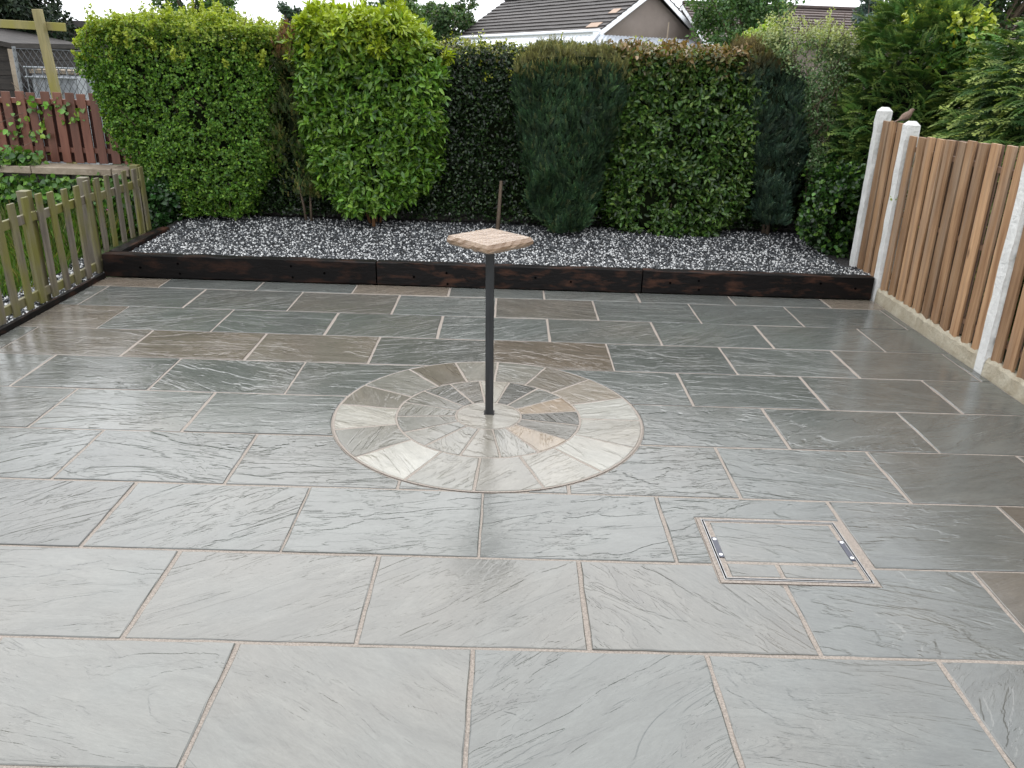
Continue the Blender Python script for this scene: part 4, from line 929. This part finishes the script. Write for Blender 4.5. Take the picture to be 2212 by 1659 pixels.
for z in (zb_, zt): q = MB().tube([(x0_, 9.9, z), (x1_, 9.9, z)], .005, 5).build('line_wire', 'wire', cl); q.location = (6.8, -9.9, .25)
for x in (x0_, x1_): q = MB().tube([(x, 9.93, -.25), (x, 9.93, zt+.03)], .025, 8).build('post', 'galv', cl); q.location = (6.8, -9.9, .25)
# tank
tk = empty('water_tank', (-7.0, 10.9, -.25)); tag(tk, 'pale tank in a galvanised frame behind the chain-link fence', 'tank')
t0 = at(62, 192, 10.5); t1 = at(152, 192, 10.5); tz = at(62, 145, 10.5)[2]; X0, X1 = t0[0], t1[0]+.1
def tkp(o): o.location = (7.0, -10.9, .25); return o
tkp(box('body', 'tank_white', tk, (X0+.03, X1-.03, 10.55, 11.4, .2, tz-.10), .03)); tkp(box('pallet', 'shed_wood', tk, (X0, X1, 10.5, 11.45, -.25, .19)))
for i in range(7):
    x = X0+(X1-X0)*i/6; tkp(MB().tube([(x, 10.52, .19), (x, 10.52, tz)], .010, 6).build('frame_bar', 'galv', tk))
for z in (.5, .9, tz-.14, tz): tkp(MB().tube([(X0-.02, 10.505, z), (X1+.02, 10.505, z)], .016, 6).build('frame_bar', 'galv', tk))
tkp(box('sheet', 'coping', tk, (X0+.02, X1-.02, 10.56, 11.2, tz-.085, tz-.03)))
ob = empty('outbuilding', (-7, 15, -.25)); tag(ob, 'grey-brown outbuilding with a flat roof behind the left bush', 'building')
a0 = at(-60, 100, 15)[0]; a1 = at(330, 100, 15)[0]; zr = at(180, 45, 15)[2]
q = box('wall', 'old_wall', ob, (a0, a1, 15, 19, -.25, zr-.13)); q.location = (7, -15, .25)
q = box('roof', 'roof_tile', ob, (a0-.15, a1+.15, 14.85, 19.1, zr-.128, zr), .01); q.location = (7, -15, .25)

# low rubble wall under the dark hedge
rw = empty('rubble_wall', (-.3, 7.9, .1)); tag(rw, 'low dark rubble wall under the hedge behind the pedestal', 'wall')
z = .17
for r_ in range(5):
    x = -4.0+random.uniform(0, .15); hgt = random.uniform(.095, .125)
    while x < 4.3:
        ln = random.uniform(.13, .30); M = Matrix.Translation((x+ln/2, 7.62+random.gauss(0, .012), z+hgt/2)) @ Matrix.Rotation(R(random.gauss(0, 3)), 4, 'Y') @ Matrix.Rotation(R(random.gauss(0, 4)), 4, 'Z')
        bb = MB(); bb.box(-ln/2+.008, ln/2-.008, -.08, .08, -hgt/2+.005, hgt/2-.005, M)
        bb.v = [(p[0]+random.gauss(0, .008), p[1]+random.gauss(0, .008), p[2]+random.gauss(0, .006)) for p in bb.v]
        q = bb.build('stone', 'rubble', rw, bevel=.012); q.location = (.3, -7.9, -.1); x += ln
    z += hgt

# ------------------------------------------------------------------ houses
def house(K_, th, wd, rise, ln, tilt, wallm, tilem, name, label, ncourse, gutter=True, over=.22, Hwall=2.9, pale=()):
    """bungalow: gable along local x, eaves along local y; origin under the near eaves corner"""
    e = empty(name, tuple(K_), (tilt, 0, th)); tag(e, label, 'house')
    b = MB(); b.box(.12, wd-.12, .12, ln-.12, -Hwall, -.16); 
    b.build('wall', wallm, e)
    v = [(.12, .12, -.158), (wd-.12, .12, -.158), (wd-.12, .12, .02), (wd/2, .12, rise-.12), (.12, .12, .02)]
    v2 = [(p[0], ln-.12, p[2]) for p in v]
    f = [tuple(range(5)), tuple(9-i for i in range(5))]+[(i, i+5, (i+1) % 5+5, (i+1) % 5) for i in range(5)]
    MB().add(v+v2, f).build('gable', wallm, e)
    sl = math.hypot(wd/2, rise); ang = math.atan2(rise, wd/2)
    rf_ = MB(); rf_.add([(-.08, -.1, -.06), (wd/2, -.1, rise), (wd+.08, -.1, -.06), (-.08, ln+.1, -.06), (wd/2, ln+.1, rise), (wd+.08, ln+.1, -.06)], [(0, 3, 4, 1), (1, 4, 5, 2)])
    rf_ = rf_.build('roof', tilem, e)
    for side in (0, 1):
        for i in range(ncourse):
            s0 = -.16+(sl+.14)*i/ncourse; s1 = s0+(sl+.14)/ncourse+.06
            M = Matrix.Rotation(-ang, 4, 'Y') if side == 0 else Matrix.Translation((wd, 0, 0)) @ Matrix.Rotation(math.pi, 4, 'Z') @ Matrix.Translation((0, -ln, 0)) @ Matrix.Rotation(-ang, 4, 'Y')
            v = []; f = []; sg = 20
            for k in range(sg+1):
                y = -.16+(ln+.32)*k/sg; dz = random.gauss(0, .004)
                v += [(s0, y, .095+dz), (s1, y, .045+dz*.5), (s0, y, .045), (s1, y, .02)]
            for k in range(sg):
                a = k*4; c_ = a+4; f += [(a, a+1, c_+1, c_), (a+2, a, c_, c_+2), (a+3, a+2, c_+2, c_+3), (a+1, a+3, c_+3, c_+1)]
            f += [(0, 2, 3, 1), (sg*4, sg*4+1, sg*4+3, sg*4+2)]
            v = [tuple(M @ Vector(p)) for p in v]
            MB().add(v, f).build('tile_course', tilem, rf_)
    for (s_, y0, y1) in pale:
        M = Matrix.Rotation(-ang, 4, 'Y'); MB().box(s_, s_+.30, y0, y1, .082, .102, M).build('roof_tile', 'tile_pale', rf_)
    MB().box(wd/2-.09, wd/2+.09, -.16, ln+.16, rise+.05, rise+.17).build('ridge', tilem, rf_, bevel=.03)
    for yb in (-.155, ln+.13):
        for side in (0, 1):
            M = (Matrix.Rotation(-ang, 4, 'Y') if side == 0 else Matrix.Translation((wd, 0, 0)) @ Matrix.Scale(-1, 4, Vector((1, 0, 0))) @ Matrix.Rotation(-ang, 4, 'Y'))
            MB().box(-.22, sl+.02, yb, yb+.028, -.13, .045, M).build('barge_board', 'white_upvc', e)
            xb = -.24 if side == 0 else wd-.02
            MB().box(xb, xb+.26, yb-.004, yb+.27, -.20, -.055).build('soffit_box', 'white_upvc', e)
    if gutter:
        for xg in (-.20, wd+.09):
            MB().box(xg+.03, xg+.09, -.1, ln+.1, -.21, -.06).build('fascia', 'white_upvc', e); MB().tube([(xg-.01, -.2, -.045), (xg-.01, ln+.2, -.045)], .055, 8).build('gutter', 'white_upvc', e)
    return e
h1 = house((3.10, 28., 2.99), .625, 4.875, 1.466, 8.96, -.030, 'render_wall', 'roof_tile', 'bungalow', 'bungalow with dark tiled roof, rendered gable and white bargeboards', 11, pale=((.02, .15, .75), (.95, .1, .5)))
# lean-to canopy of corrugated sheet round the near corner
cn_ = empty('canopy', (3.10, 28., 2.99), (-.030, 0, .625)); tag(cn_, 'silver corrugated lean-to canopy below the bungalow gutter', 'canopy')
def corrug(p00, p10, p01, p11, n_, name):
    """sheet between two edges, ridges running down the slope"""
    v = []; f = []
    p00, p10, p01, p11 = map(Vector, (p00, p10, p01, p11)); nn = (p10-p00).cross(p01-p00).normalized()
    if nn.z < 0: nn = -nn
    for i in range(n_+1):
        s_ = i/n_; h = .028*(i % 2)
        for t in (0, 1): v.append(tuple(p00.lerp(p10, s_).lerp(p01.lerp(p11, s_), t)+nn*h))
    for i in range(n_): f.append((i*2, i*2+2, i*2+3, i*2+1))
    f2 = [tuple(reversed(q)) for q in f]; m_ = len(v); v += [tuple(Vector(p)-nn*.012) for p in v]; f += [tuple(j+m_ for j in q) for q in f2]
    MB().add(v, f).build(name, 'corrugated', cn_)
corrug((-.34, -.3, -.20), (-.34, 9.3, -.20), (-1.9, -1.7, -.62), (-1.9, 9.3, -.62), 90, 'roof_sheet')
corrug((-.34, -.3, -.195), (4.7, -.3, -.20), (-1.9, -1.7, -.615), (4.7, -1.7, -.62), 60, 'roof_sheet')
bq = MB(); bq.tube([(-.34, -.3, -.15), (-1.9, -1.7, -.57)], .06, 6); bq.build('hip_cap', 'corrugated', cn_)
for (x, y) in ((-1.8, -1.6), (-1.8, 3.0), (-1.8, 9.0), (4.6, -1.6)): MB().box(x-.04, x+.04, y-.04, y+.04, -3.2, -.66).build('post', 'white_upvc', cn_)
MB().box(-1.86, -1.80, -1.56, 9.2, -.75, -.655).build('beam', 'shed_wood', cn_)
k2 = at(1700, 80, 32)
h2 = house((k2[0]+.3, 30.5, 2.85), R(-86), 7., 1.25, 16., 0, 'render_wall', 'roof_tile_brown', 'far_house', 'house with a plain brown tiled roof behind the silvery shrub', 13, gutter=False)
h2.location = (k2[0]-4.5, 34.5, 2.75)
b = MB(); b.tube([(3.5, 7.6, 1.2), (3.5, 7.6, 1.85)], .014, 5); b.tube([(3.5, 7.6, 1.82), (3.5, 8.9, 1.82)], .012, 5); b.build('aerial', 'wire', h2)
k3 = at(925, 92, 42); h3 = house((k3[0]-.6, 42, k3[2]-.05), R(38), 3.0, 1.0, 5., 0, 'render_wall', 'roof_tile', 'far_bungalow', 'tiny grey roof corner beneath the chestnut tree', 6, gutter=False)

# timber fence standing behind the hedge
bf = empty('post_and_rail', (.3, 9.2, -.25)); tag(bf, 'pale timber posts and rail peeping over the dark hedge', 'fence')
def bfp(o): o.location = (-.3, -9.2, .25); return o
for px in (1010, 1128-50, 1170, 960):
    p = at(px, 84 if px == 1010 else 90, 9.2); bfp(MB().box(p[0]-.045, p[0]+.045, 9.2, 9.29, -.25, p[2]).build('post', 'green_timber', bf, bevel=.006))
p = at(990, 97, 9.2); p2 = at(1180, 103, 9.2); bfp(MB().box(p[0]-.6, p2[0]+.2, 9.15, 9.198, p[2]-.12, p[2]).build('rail', 'green_timber', bf, bevel=.004))
cane = empty('garden_cane', (0, 7.6, .2)); ca = at(1436, 100, 7.5); cb_ = at(1438, 48, 7.5); cane.location = (ca[0], 7.5, .2); tag(cane, 'thin bamboo cane sticking up from the reddish-tipped bush', 'cane')
MB().tube([(0, 0, 0), (.02, 0, cb_[2]-.2)], .007, 6).build('cane', 'coping', cane)
print('slabs', nslab, 'objects', len(bpy.data.objects), 'tris', sum(sum(len(p.vertices)-2 for p in o.data.polygons) if len(o.data.polygons) < 5000 else len(o.data.polygons)*2 for o in bpy.data.objects if o.type == 'MESH'))
